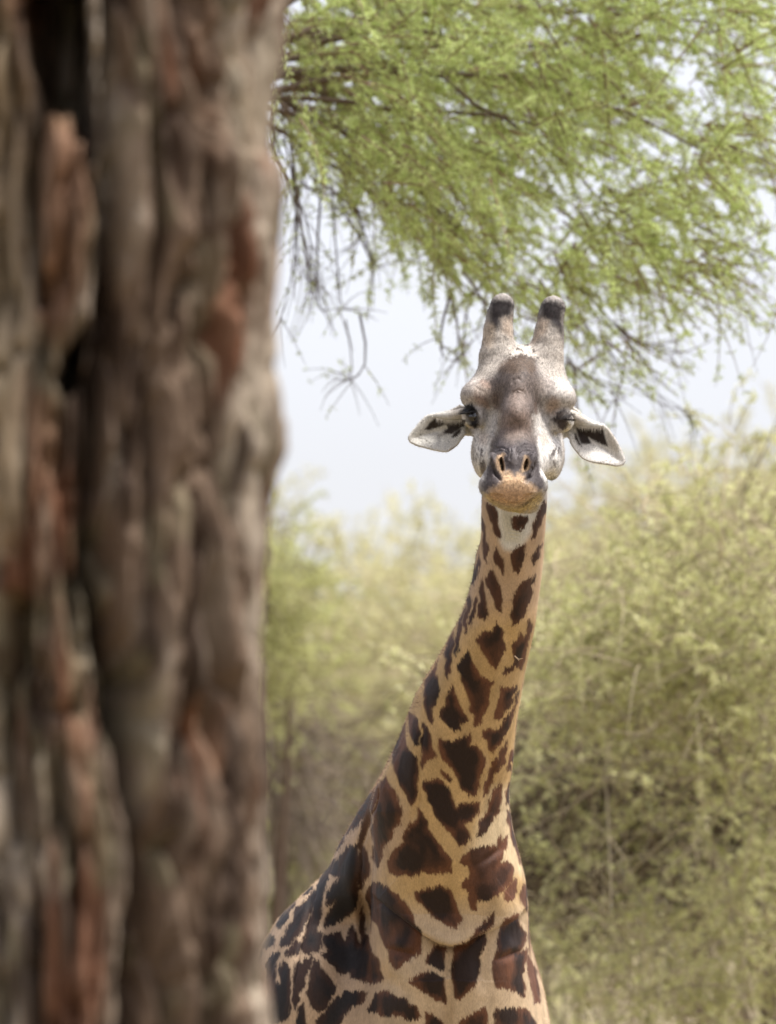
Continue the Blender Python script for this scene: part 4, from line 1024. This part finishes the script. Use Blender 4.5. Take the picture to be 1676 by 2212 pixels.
arc = np.stack([np.cos(TH) * .33, np.sin(TH) * .33, ZZ], 1)
wp = arc + .05 * (np.stack([fbm(arc * [5, 5, 2.2], 2, 1), fbm(arc * [5, 5, 2.2], 2, 2), fbm(arc * 3, 2, 3)], 1) - .5)
rg = lambda s, zs_, sd_: 1 - np.abs(2 * fbm(wp * np.array([s, s, zs_]), 3, sd_) - 1)
ridge = rg(13, 2.6, 21); ridge2 = rg(30, 5.0, 22); fine = fbm(wp * np.array([80, 80, 14.0]), 3, 23)
ck1 = np.abs(2 * fbm(wp * np.array([17, 17, 2.2]), 3, 25) - 1); ck2 = np.abs(2 * fbm(wp * np.array([40, 40, 6.0]), 3, 26) - 1)
plate = np.floor(fbm(wp * np.array([26, 26, 3.4]), 2, 27) * 9) / 9
tdisp = (ridge - .72) * .060 + (ridge2 - .72) * .030 + (fine - .5) * .040 - .070 * np.exp(-ck1 / .07) - .036 * np.exp(-ck2 / .07) + (plate - .5) * .036 + .016
_ed = np.exp(-((diry) / .30) ** 2) * (dirx > 0)
tdisp = tdisp * (1 - .70 * _ed) + .003 * _ed      # calmer on the edge that is seen against the sky
twu = tu + 34 * (fbm(wp * np.array([26, 26, 14.0]), 3, 91) - .5); twv = tv + 130 * (fbm(wp * np.array([22, 22, 9.0]), 3, 92) - .5)
def tgroove(pts, width, depth):
    global tdisp
    d, tt, s = line_d(np.array(pts, dtype=float), twu, twv)
    tdisp -= frontw * depth * np.exp(-(d / width) ** 2)
tback = np.zeros(len(tu))
def thole(pts, depth, feather=8):
    global tback
    s = poly_sd(np.array(pts, dtype=float), twu, twv)
    tback = np.maximum(tback, frontw * depth * sstep(feather, -feather, s))
thole([(40, -80), (170, -80), (192, 60), (202, 160), (200, 250), (206, 330), (176, 300), (150, 236), (120, 222), (86, 250), (66, 160), (54, 60)], .36, 9)
thole([(138, 745), (190, 715), (188, 790), (165, 850), (140, 865), (118, 805)], .24, 10)
tgroove([(80, 240), (72, 420), (84, 560), (92, 640)], 11, .14)
tgroove([(190, 320), (206, 470), (200, 560)], 9, .11)
tgroove([(248, -50), (252, 250), (240, 480), (236, 700), (216, 900), (202, 1100), (214, 1260), (238, 1380), (268, 1480), (292, 1560)], 25, .15)
tgroove([(284, 1500), (298, 1640), (322, 1830), (308, 1960), (294, 2240)], 24, .14)
tgroove([(34, 1280), (16, 1450), (10, 1620), (30, 1790)], 16, .07)
tgroove([(456, 90), (446, 300), (441, 450)], 11, .05); tgroove([(418, 620), (388, 700), (381, 810)], 11, .05)
tgroove([(150, 1250), (170, 1330), (180, 1420)], 12, .05)
tgroove([(545, 1380), (548, 1470)], 8, .04)
tdisp += frontw * .035 * np.exp(-((twu - 138) / 36) ** 2) * sstep(215, 330, twv) * sstep(760, 650, twv)      # the red heartwood tongue below the hollow
tp = base_p + tdisp[:, None] * np.stack([dirx, diry, 0 * dirx], 1)
tp[:, 1] += tback
# bark colours: grey-brown plates, red-brown fresh bark
cA, cB, cC, cR, cG = srgb(108, 90, 74), srgb(168, 154, 136), srgb(60, 46, 36), srgb(118, 78, 56), srgb(116, 108, 84)
nA = fbm(wp * np.array([17, 17, 2.6]), 3, 41)[:, None]; nB = fbm(wp * np.array([34, 34, 4.5]), 3, 42)[:, None]; nC = fbm(wp * np.array([18, 18, 3.0]), 3, 43)[:, None]; nD = fbm(wp * np.array([22, 22, 9.0]), 2, 44)[:, None]
tc_ = cA + (cB - cA) * sstep(.42, .60, nA); tc_ = tc_ + (cC - tc_) * sstep(.50, .62, nB) * .85
tc_ = tc_ + (cR - tc_) * sstep(.60, .72, nC) * .7; tc_ = tc_ + (cG - tc_) * sstep(.62, .75, nD) * .6
def tpaint(pts, rgb, feather, alpha):
    global tc_
    s = poly_sd(np.array(pts, dtype=float), tu + 60 * (nB[:, 0] - .5) + 40 * (nD[:, 0] - .5), tv + 200 * (nA[:, 0] - .5))
    a = (frontw * alpha * sstep(feather, -feather, s))[:, None] * sstep(.25, .6, nA + .4 * (nB - .5) + .1)
    tc_ = tc_ * (1 - a) + srgb(*rgb) * a * (.75 + .5 * nB)
tpaint([(88, 230), (150, 235), (185, 320), (200, 420), (190, 520), (165, 640), (120, 720), (80, 700), (92, 500)], (130, 88, 60), 22, .65)
tpaint([(60, 820), (120, 850), (165, 1000), (190, 1240), (150, 1200), (100, 1080), (50, 950)], (118, 76, 52), 22, .65)
tpaint([(425, -50), (485, -50), (470, 180), (440, 330), (420, 420), (415, 200)], (128, 88, 62), 20, .5)
tpaint([(-60, -60), (52, -60), (80, 380), (70, 800), (36, 1200), (-60, 1320)], (150, 132, 106), 16, .7)
tpaint([(500, 120), (585, 60), (578, 240), (505, 460), (450, 420), (470, 280)], (156, 144, 124), 14, .75)
tpaint([(400, 480), (490, 470), (480, 780), (390, 790)], (138, 124, 100), 18, .6)
tpaint([(80, 1600), (160, 1600), (150, 1900), (70, 1880)], (150, 136, 118), 16, .6)
tpaint([(420, 1500), (470, 1510), (470, 1700), (440, 1720)], (126, 86, 60), 14, .5)
ti = np.arange(len(zz) - 1)[:, None] * NA; tj = np.arange(NA)[None]; tk = (tj + 1) % NA
tf = np.stack([ti + tj, ti + tk, ti + NA + tk, ti + NA + tj], -1).reshape(-1, 4)
M_BARK = attr_mat('rough_bark', rough=.85, spec=.2, noise_scale=30.0, noise_amt=.35, stretch=(1, 1, .25), bump=.6, bump_scale=60.0, bump_dist=.01)
old_tree = thing('old_tree', (tree_x, TD, 0), 'massive old tree trunk with deeply furrowed brown bark and a dark hollow', 'tree')
obj('trunk', mesh_np('old_trunk', tp, tf, tc_ * 1.0), M_BARK, old_tree)

# ------------------------------------------------------------------ foliage tools
def slivers(base, dirs, length, width, cols, rg_):
    n = len(base)
    d = dirs / (np.linalg.norm(dirs, axis=1, keepdims=True) + 1e-9)
    r = rg_.normal(size=(n, 3)); s = np.cross(d, r); s /= np.linalg.norm(s, axis=1, keepdims=True) + 1e-9
    L, Wd = length[:, None], width[:, None]
    bend = np.cross(s, d) * L * .12
    V = np.stack([base, base + d * L * .5 + s * Wd * .5 + bend, base + d * L, base + d * L * .5 - s * Wd * .5 + bend], 1).reshape(-1, 3)
    return V, np.arange(n * 4).reshape(-1, 4), np.repeat(cols, 4, axis=0)
def curves(start, dirs, length, rg_, droop=.3, wig=.15, n=6):
    N = len(start); s = np.linspace(0, 1, n)
    d = dirs / (np.linalg.norm(dirs, axis=1, keepdims=True) + 1e-9)
    b = rg_.normal(0, 1, (N, 3)); b -= d * (b * d).sum(1, keepdims=True)
    P = start[:, None, :] + length[:, None, None] * (d[:, None, :] * s[None, :, None] + wig * b[:, None, :] * (s * s)[None, :, None])
    P[:, :, 2] -= (droop * length)[:, None] * (s ** 2)[None]
    return P
def along(P, t):                               # points on curves P (N,n,3) at t (N,k)
    n = P.shape[1]; x = t * (n - 1.001); i = x.astype(int); f = (x - i)[..., None]
    r = np.arange(len(P))[:, None]
    return P[r, i] * (1 - f) + P[r, i + 1] * f, P[r, i + 1] - P[r, i]
def leafy(P, k, per, length, width, palette, rg_, spread=.8, t0=.1, bias=None):
    t = rg_.uniform(t0, 1, (len(P), k)); base, tang = along(P, t)
    base = base.reshape(-1, 3); tang = tang.reshape(-1, 3); tang /= np.linalg.norm(tang, axis=1, keepdims=True) + 1e-9
    base = np.repeat(base, per, 0); tang = np.repeat(tang, per, 0); n = len(base)
    d = tang * .7 + rg_.normal(0, spread, (n, 3)) + np.array([0, 0, .15])
    tw = np.repeat(rg_.random(len(P)), k * per)             # tone of the twig
    tone = np.clip(.65 * tw + .35 * rg_.random(n) + (0 if bias is None else bias), 0, .999)
    pal = np.array(palette); x = tone * (len(pal) - 1.001); i = x.astype(int); f = (x - i)[:, None]
    cols = pal[i] * (1 - f) + pal[i + 1] * f
    cols = cols * rg_.uniform(.8, 1.2, (n, 1))
    return slivers(base, d, length * rg_.uniform(.6, 1.3, n), width * rg_.uniform(.7, 1.3, n), cols, rg_)
def join(parts):
    V, F, C, b = [], [], [], 0
    for v_, f_, c_ in parts:
        V.append(v_); F.append(f_ + b); C.append(c_); b += len(v_)
    return np.concatenate(V), np.concatenate(F), np.concatenate(C)
def twig_mesh(name, P, r0, r1, cols, mat, parent, sides=3):
    n = P.shape[1]; prof = np.linspace(1, 0, n)
    V, F = tubes(list(P), [r1 + (r0[i] - r1) * prof for i in range(len(P))], sides)
    return obj(name, mesh_np(name, V, F, np.repeat(cols, n * sides, axis=0)), mat, parent, kind='stuff')
M_TWIG = attr_mat('twig_bark', rough=.8, spec=.2)
M_LEAF = leaf_mat('acacia_leaf', .6)

# foreground tree: limbs and a crown high above the picture
frng = np.random.default_rng(21)
limb_p, limb_r = [], []
for a in (.3, 1.7, 2.9, 4.1, 5.3):
    s = np.linspace(0, 1, 9)[:, None]
    e = np.array([math.cos(a) * 3.2, math.sin(a) * 3.2, 2.6 + .5 * math.sin(3 * a)])
    st = np.array([tree_x + .08 * math.cos(a), TD + .08 * math.sin(a), 5.9])
    limb_p.append(st + e * s + np.array([0, 0, .7]) * (s * (1 - s)) + .08 * np.sin(s * 9 + a)); limb_r.append(np.linspace(.19, .035, 9))
for P, r in zip(limb_p, limb_r):
    V, F = tubes([P], [r], 10)
    obj('limb', mesh_np('old_tree_limb', V, F, np.zeros((len(V), 3)) + srgb(120, 98, 80) * .9), M_BARK, old_tree)
ends = np.concatenate([P[3:] for P in limb_p])
st = ends[frng.integers(0, len(ends), 900)] + frng.normal(0, .45, (900, 3)) * np.array([1, 1, .5])
tw = curves(st, frng.normal(0, 1, (900, 3)) + np.array([0, 0, .3]), frng.uniform(.3, .7, 900), frng, .2)
twig_mesh('twigs', tw, np.full(900, .006), .002, np.zeros((900, 3)) + srgb(110, 92, 76) * .8, M_TWIG, old_tree)
V, F, C = leafy(tw, 10, 3, .09, .018, [srgb(90, 104, 52), srgb(130, 146, 70)], frng)
obj('crown', mesh_np('old_tree_crown', V, F, C, False), M_LEAF, old_tree, kind='stuff')

# ------------------------------------------------------------------ acacia whose branches hang in behind the giraffe's head
arng = np.random.default_rng(5)
AD = 30.0
ax_, ay_ = W(330, 1106, AD + .4)[:2]
acacia = thing('acacia_tree', (ax_, ay_, 0), 'acacia tree with feathery yellow-green foliage hanging above the horns', 'tree')
s = np.linspace(0, 1, 14)
topz = W(330, -60, AD + .4)[2]
tr_p = np.stack([ax_ + .12 * np.sin(s * 5), ay_ + .1 * np.sin(s * 4 + 1), -.3 + s * (topz + .3)], 1)
V, F = tubes([tr_p], [.24 - .17 * s ** 1.3], 14)
V += (fbm(V * np.array([9, 9, 2.5]), 3, 5)[:, None] - .5) * .05
obj('trunk', mesh_np('acacia_trunk', V, F, np.zeros((len(V), 3)) + srgb(112, 92, 76) * .9), M_BARK, acacia)
bough_ends = [(1720, -120, .6), (1700, 60, -.5), (1680, 200, .4), (1640, 330, -.8), (1560, 440, .2), (1420, 560, -.4), (1300, 590, .7), (1180, 610, -.2), (1060, 590, .5), (950, 520, -.7), (860, 450, .3),
              (1000, 300, .9), (1250, 380, -.9), (1450, 260, .9), (1200, 120, .2), (900, 200, -.6), (1750, -350, .3), (1400, -300, -.5), (1000, -350, .4), (700, -420, -.2), (200, -500, .3), (-300, -300, .2), (-500, -100, -.3), (1300, 830, .2), (1010, 720, -.1)]
bough, brad = [], []
for (u_, v_, dd) in bough_ends:
    a = np.array(W(330 + 240 * arng.random(), 120 + 120 * arng.random() if v_ > 0 else 60, AD + .4 * arng.normal())); e = W(u_, v_, AD + dd)
    s = np.linspace(0, 1, 12)[:, None]
    lift_ = .16 * np.linalg.norm(e - a)
    bough.append(a + (e - a) * s + np.array([0, 0, lift_]) * 4 * s * (1 - s) * .6 + np.cumsum(arng.normal(0, .035, (12, 3)), 0) * s)
    brad.append(np.linspace(.012 + .006 * arng.random(), .0022, 12))
for P, r in zip(bough, brad):
    V, F = tubes([P], [r], 7)
    obj('branch', mesh_np('acacia_branch', V, F, np.zeros((len(V), 3)) + srgb(104, 88, 76) * arng.uniform(.75, 1.1)), M_TWIG, acacia)
DENSE = [(555, -300), (1720, -300), (1600, 130), (1610, 300), (1520, 420), (1400, 540), (1260, 600), (1110, 615), (980, 560), (860, 480), (770, 400), (680, 310), (610, 250), (565, 170)]
LOOSE = [(960, 560), (1110, 615), (1260, 600), (1420, 570), (1540, 430), (1640, 300), (1640, 130), (1800, 0), (1800, 560), (1640, 640), (1500, 780), (1330, 880), (1210, 780), (1120, 700), (1000, 760), (950, 680)]
def scatter(poly, n, gap, rg_, grow=0):
    P = np.array(poly, dtype=float); lo, hi = P.min(0), P.max(0); out = []
    while sum(len(o) for o in out) < n:
        c = rg_.uniform(lo, hi, (4000, 2)); s_ = poly_sd(P, c[:, 0], c[:, 1])
        g = fbm(np.stack([c[:, 0] / 95, c[:, 1] / 60, c[:, 0] * 0], 1), 3, 77)
        thin = .10 * sstep(1150, 1650, c[:, 0]) + .06 * sstep(380, 620, c[:, 1])
        out.append(c[(s_ < grow) & (g > gap + thin)])
    return np.concatenate(out)[:n]
def flow_dir(c, rg_, jit):
    d = c - np.array([380.0, -160.0]); d /= np.linalg.norm(d, axis=1, keepdims=True)
    return np.stack([d[:, 0], rg_.normal(0, .45, len(c)), -d[:, 1] * .9], 1) + rg_.normal(0, jit, (len(c), 3))
GREEN = [srgb(162, 152, 110), srgb(182, 192, 124), srgb(204, 218, 146), srgb(228, 236, 180)]
parts, twl, twr, twc = [], [], [], []
for poly, n, gap, k, per, jit, Lm, zr in ((DENSE, 2000, .41, 20, 5, .6, 1.0, 1.5), (LOOSE, 170, .50, 12, 4, .5, 1.0, 1.2)):
    c = scatter(poly, n, gap, arng)
    dep = AD + arng.uniform(-zr, zr, n)
    stt = np.array([W(a_, b_, d_) for (a_, b_), d_ in zip(c, dep)])
    tw = curves(stt, flow_dir(c, arng, jit), arng.uniform(.16, .38, n) * Lm, arng, .25, .18)
    parts.append(leafy(tw, k, per, .027, .0054, GREEN, arng, .75))
    twl.append(tw); twr.append(arng.uniform(.0022, .0052, n)); twc.append(srgb(132, 110, 90) * arng.uniform(.6, 1.2, (n, 1)))
# crown beyond the picture
n = 1300
c = np.stack([arng.uniform(-900, 2500, 5000), arng.uniform(-900, 500, 5000)], 1)
keep = ~((c[:, 0] > 480) & (c[:, 0] < 1760) & (c[:, 1] > -280)) & ~((c[:, 0] < 480) & (c[:, 1] > 120)) & ~((c[:, 0] > 1760) & (c[:, 1] > 420))
c = c[keep][:n]; dep = AD + arng.uniform(-1.9, 1.9, len(c))
stt = np.array([W(a_, b_, d_) for (a_, b_), d_ in zip(c, dep)])
tw = curves(stt, flow_dir(c, arng, .5), arng.uniform(.25, .5, len(c)), arng, .25, .18)
parts.append(leafy(tw, 9, 3, .05, .010, GREEN, arng, .75)); twl.append(tw); twr.append(np.full(len(c), .003)); twc.append(np.zeros((len(c), 3)) + srgb(112, 94, 78) * .8)
# bare hanging twigs on the underside of the crown
bare = [((620, 300), (640, 520), (625, 700)), ((640, 380), (650, 560), (700, 600)), ((660, 400), (760, 470), (760, 540)), ((600, 330), (660, 480), (655, 690)), ((700, 380), (720, 620), (735, 640)), ((740, 420), (800, 520), (830, 590)),
        ((760, 700), (750, 780), (730, 800)), ((960, 640), (970, 720), (985, 790)), ((1000, 620), (1015, 700), (1010, 760)), ((1180, 640), (1260, 720), (1300, 830)), ((1250, 620), (1350, 700), (1440, 830)), ((1400, 560), (1520, 600), (1630, 680)),
        ((1330, 700), (1420, 760), (1490, 740)), ((1300, 760), (1400, 830), (1500, 900)), ((1220, 760), (1290, 840), (1380, 870)), ((1500, 500), (1600, 560), (1660, 570)), ((1560, 330), (1640, 340), (1700, 380)), ((580, 220), (590, 300), (575, 360)),
        ((600, 200), (700, 300), (820, 430)), ((590, 190), (760, 330), (900, 520)), ((600, 170), (800, 260), (980, 420)), ((610, 210), (720, 380), (850, 520)), ((640, 180), (860, 350), (1050, 560)), ((600, 260), (680, 360), (780, 500))]
bp3 = []
for a_, b_, c_ in bare:
    for rep in range(2):
        j = arng.normal(0, 16, (3, 2)); d0 = AD + arng.uniform(-.9, .9)
        A, B, Cc = (W(p_[0] + j[i, 0], p_[1] + j[i, 1], d0 + .1 * i) for i, p_ in enumerate((a_, b_, c_)))
        s = np.linspace(0, 1, 6)[:, None]
        bp3.append(A * (1 - s) ** 2 + 2 * (2 * B - .5 * A - .5 * Cc) * s * (1 - s) + Cc * s ** 2)
bp3 = np.array(bp3)
twl.append(bp3); twr.append(arng.uniform(.003, .0065, len(bp3))); twc.append(srgb(104, 90, 84) * arng.uniform(.7, 1.1, (len(bp3), 1)))
t_ = arng.uniform(.3, .95, (len(bp3), 5)); bs, tg = along(bp3, t_)
side_tw = curves(bs.reshape(-1, 3), tg.reshape(-1, 3) + arng.normal(0, .06, (len(bp3) * 5, 3)), arng.uniform(.08, .22, len(bp3) * 5), arng, .3, .25)
twl.append(side_tw); twr.append(np.full(len(side_tw), .0022)); twc.append(srgb(112, 98, 90) * arng.uniform(.7, 1.1, (len(side_tw), 1)))
parts.append(leafy(side_tw[::2], 4, 3, .024, .0045, GREEN, arng, .75))
twig_mesh('twigs', np.concatenate(twl), np.concatenate(twr), .0008, np.concatenate(twc), M_TWIG, acacia)
V, F, C = join(parts)
obj('crown', mesh_np('acacia_crown', V, F, C, False), M_LEAF, acacia, kind='stuff')

# ------------------------------------------------------------------ thorn bushes in the background
def bush(name, label, root_uD, lobes, seed, n_tw, k, per, leaf, palette, n_arc=200, arc_col=(198, 182, 152), droop=.35, arc_r=.007, tw_len=(.25, .6), group='thorn bushes in the background', stems=5, arc_len=(.5, 1.2), clump=.26, n_dark=0, arc_droop=.75, dark_lobes=None):
    rg_ = np.random.default_rng(seed)
    u0, D0 = root_uD
    rx, ry = W(u0, CV, D0)[:2]; rz = float(ground_z(np.array([rx]), np.array([ry]))[0])
    root = thing(name, (rx, ry, rz), label, 'bush', group)
    C0 = np.array([W(a, b, d) for a, b, d, r in lobes]); R0 = np.array([r for *_, r in lobes])
    if clump > 0:                                       # break every lobe into smaller leafy clumps with gaps between them
        m_ = 16; w_ = np.repeat(np.arange(len(R0)), m_); dd = rg_.normal(size=(len(w_), 3)); dd[:, 1] -= .3; dd /= np.linalg.norm(dd, axis=1, keepdims=True)
        C1 = C0[w_] + dd * (R0[w_] * rg_.uniform(.45, .95, len(w_)))[:, None]; R1 = R0[w_] * rg_.uniform(.6, 1.4, len(w_)) * clump
    else: C1, R1 = C0, R0
    wts = R1 ** 2; pick = rg_.choice(len(R1), n_tw, p=wts / wts.sum())
    dv = rg_.normal(size=(n_tw, 3)); dv[:, 1] -= .35; dv /= np.linalg.norm(dv, axis=1, keepdims=True)
    st = C1[pick] + dv * (R1[pick] * rg_.uniform(.1, 1.0, n_tw) ** .6)[:, None]
    st[:, 2] = np.maximum(st[:, 2], ground_z(st[:, 0], st[:, 1]) + .3)
    tw = curves(st, dv * .8 + rg_.normal(0, .6, (n_tw, 3)) + np.array([0, 0, .25]), rg_.uniform(*tw_len, n_tw), rg_, droop, .22)
    V, F, C = leafy(tw, k, per, leaf[0], leaf[1], palette, rg_, .8)
    wts = R0 ** 2
    pa = rg_.choice(len(lobes), n_arc, p=wts / wts.sum()); da = rg_.normal(size=(n_arc, 3)); da[:, 1] -= .5; da /= np.linalg.norm(da, axis=1, keepdims=True)
    sa = C0[pa] + da * (R0[pa] * rg_.uniform(.2, .8, n_arc))[:, None]
    arcs = curves(sa, da + rg_.normal(0, .7, (n_arc, 3)) + np.array([0, 0, .5]), rg_.uniform(*arc_len, n_arc), rg_, arc_droop, .4)
    P = np.concatenate([tw, arcs])
    if n_dark:                                          # dark grey-brown twigs added inside the bush to stand in for shaded gaps
        CD = np.array([W(a, b, d) for a, b, d, r in dark_lobes]); RD = np.array([r for *_, r in dark_lobes])
        pd = rg_.integers(0, len(RD), n_dark)
        sdk = CD[pd] + rg_.normal(0, .48, (n_dark, 3)) * RD[pd][:, None]
        dk = curves(sdk, rg_.normal(0, 1, (n_dark, 3)), rg_.uniform(.2, .55, n_dark), rg_, .3, .3)
        P = np.concatenate([P, dk])
    rr = np.concatenate([np.full(n_tw, arc_r * .55), arc_r * rg_.uniform(.5, 1.2, n_arc)])
    cc = np.concatenate([srgb(*arc_col) * rg_.uniform(.4, .95, (n_tw, 1)), srgb(*arc_col) * rg_.uniform(.35, .9, (n_arc, 1))])
    if n_dark:
        rr = np.concatenate([rr, np.full(n_dark, arc_r * 1.2)]); cc = np.concatenate([cc, srgb(104, 88, 74) * rg_.uniform(.5, 1.1, (n_dark, 1))])
    twig_mesh('twigs', P, rr, arc_r * .25, cc, M_TWIG, root)
    obj('foliage', mesh_np(name + '_foliage', V, F, C, False), M_LEAF, root, kind='stuff')
    order = np.argsort(-R0)[:stems]
    for j in order:
        s = np.linspace(0, 1, 9)[:, None]; b0 = np.array([rx + rg_.normal(0, .15), ry + rg_.normal(0, .15), rz - .2]); e = C0[j]
        p_ = b0 + (e - b0) * s + np.array([0, 0, .5]) * s * (1 - s) + .06 * np.sin(7 * s + rg_.uniform(0, 6, 3)) * s
        V, F = tubes([p_], [np.linspace(.07, .012, 9)], 7)
        obj('stem', mesh_np(name + '_stem', V, F, np.zeros((len(V), 3)) + srgb(110, 92, 78) * .8), M_TWIG, root)
    return root
OLIVE = [srgb(136, 134, 92), srgb(190, 190, 132), srgb(222, 222, 166), srgb(242, 240, 198)]
PALEO = [srgb(172, 166, 120), srgb(200, 196, 146), srgb(220, 216, 170), srgb(236, 232, 192)]  # pale leaf tones carry the distance haze in their colour
LIME = [srgb(180, 178, 120), srgb(202, 204, 142), srgb(220, 222, 166)]
GREY = [srgb(126, 114, 90), srgb(150, 138, 104)]
bush('thorn_bush', 'large tangled thorn bush with pale arching twigs right behind the giraffe', (1700, 34.0),
     [(1500, 1290, 32.6, .50), (1300, 1370, 32.9, .41), (1660, 1220, 33.2, .55), (1740, 1400, 32.4, .55), (1420, 1480, 32.4, .50), (1240, 1530, 33.0, .42), (1600, 1600, 32.4, .50), (1580, 1850, 34.6, .40), (1290, 1990, 33.2, .36),
      (1480, 2040, 32.8, .38), (1700, 2020, 32.8, .45), (1380, 2160, 33.6, .30), (1600, 2190, 33.6, .34), (1180, 1480, 34.0, .39), (2000, 1400, 33.8, .83), (2250, 1500, 33.8, .83), (1950, 1800, 33.8, .83), (1700, 1500, 35.0, .83), (1350, 1550, 35.0, .74), (2200, 2100, 33.8, .74)],
     31, 4800, 9, 4, (.030, .0062), OLIVE, n_arc=1700, arc_r=.0044, stems=4, tw_len=(.15, .4), arc_len=(.2, .6), clump=.19, n_dark=2200, arc_droop=.35, dark_lobes=[(1280, 1790, 35.2, .55), (1480, 1780, 35.2, .5), (1180, 1700, 35.6, .5), (1400, 1600, 34.8, .5), (1600, 1500, 34.6, .6), (1650, 1750, 35, .5)])
bush('thorn_bush', 'pale olive thorn bush with a soft rounded top left of the giraffe neck', (900, 58.0),
     [(960, 1430, 57, .85), (1100, 1390, 58, .80), (800, 1440, 58, .75), (1000, 1600, 56.5, .9), (820, 1600, 57, .8), (1120, 1560, 57.5, .8), (900, 1860, 57, .8), (760, 1800, 58, .7), (1080, 1850, 58, .8), (820, 2100, 57, .8), (1060, 2150, 57.5, .8), (1240, 1430, 59, .9), (1240, 1700, 59, .9), (680, 2150, 58, .7)],
     32, 2300, 8, 4, (.065, .013), PALEO, n_arc=120, arc_r=.010, tw_len=(.35, .8), arc_len=(.6, 1.3))
bush('thorn_bush', 'bright lime green bush half hidden by the old tree trunk', (520, 50.0),
     [(590, 1290, 49, .38), (540, 1210, 49.5, .32), (610, 1400, 49, .42), (500, 1300, 49.5, .6), (560, 1450, 49.5, .35), (400, 1400, 50, .7), (600, 1140, 49.6, .14)],
     33, 900, 9, 4, (.036, .009), LIME, n_arc=40, arc_col=(140, 126, 96), tw_len=(.2, .5), stems=4, arc_len=(.3, .6))
bush('thorn_bush', 'leafless grey-brown thorn bush beside the old tree trunk', (600, 51.0),
     [(620, 1600, 50.5, .40), (560, 1680, 50.5, .40), (680, 1700, 51, .34), (480, 1620, 51, .5), (600, 1800, 51, .36), (700, 1580, 51.2, .24)],
     34, 500, 3, 2, (.04, .008), GREY, n_arc=500, arc_r=.008, arc_col=(150, 134, 118), tw_len=(.2, .5), stems=4, arc_len=(.3, .7))
bush('thorn_bush', 'low dull green bush at the foot of the leafless one', (640, 53.0),
     [(640, 1950, 52.5, .45), (600, 2100, 52.5, .5), (740, 2050, 53, .45), (520, 2020, 53, .5), (700, 2230, 53, .5), (620, 1830, 53.2, .35)],
     35, 900, 9, 4, (.045, .009), [srgb(118, 120, 70), srgb(146, 146, 88), srgb(166, 162, 104)], n_arc=60, tw_len=(.2, .5), stems=4, arc_len=(.3, .6))
bush('thorn_bush', 'sunlit yellow-green thorn tree rising behind the tangled bush', (1600, 62.0),
     [(1600, 1200, 61, .95), (1450, 1290, 62, .9), (1700, 1140, 62, .85), (1320, 1340, 62, .8), (1900, 1200, 62, 1.2), (1500, 1420, 62, 1.0), (1750, 1380, 62, 1.0), (1280, 1450, 62, .9)],
     36, 1700, 8, 4, (.07, .014), PALEO, n_arc=200, arc_r=.010, tw_len=(.4, .9), arc_len=(.6, 1.3))
for i, (u_, v_, D_, lab) in enumerate(((520, 1400, 95, 'far hazy thorn tree beyond the lime green bush'), (900, 1340, 98, 'far hazy thorn tree behind the pale olive bush'), (1250, 1380, 96, 'far hazy thorn tree behind the giraffe neck'), (1700, 1270, 97, 'far hazy thorn tree behind the sunlit yellow-green one'))):
    bush('thorn_tree', lab, (u_, D_ + 1), [(u_ - 160, v_ + 60, D_, 1.2), (u_ + 10, v_, D_, 1.3), (u_ + 180, v_ + 50, D_, 1.2), (u_ - 120, v_ + 380, D_, 1.5), (u_ + 130, v_ + 380, D_, 1.5), (u_, v_ + (700 if u_ < 1000 else 480), D_, 1.5)],
         50 + i, 900, 8, 3, (.13, .030), PALEO, n_arc=40, arc_r=.014, tw_len=(.6, 1.2), group='far thorn trees', stems=3)
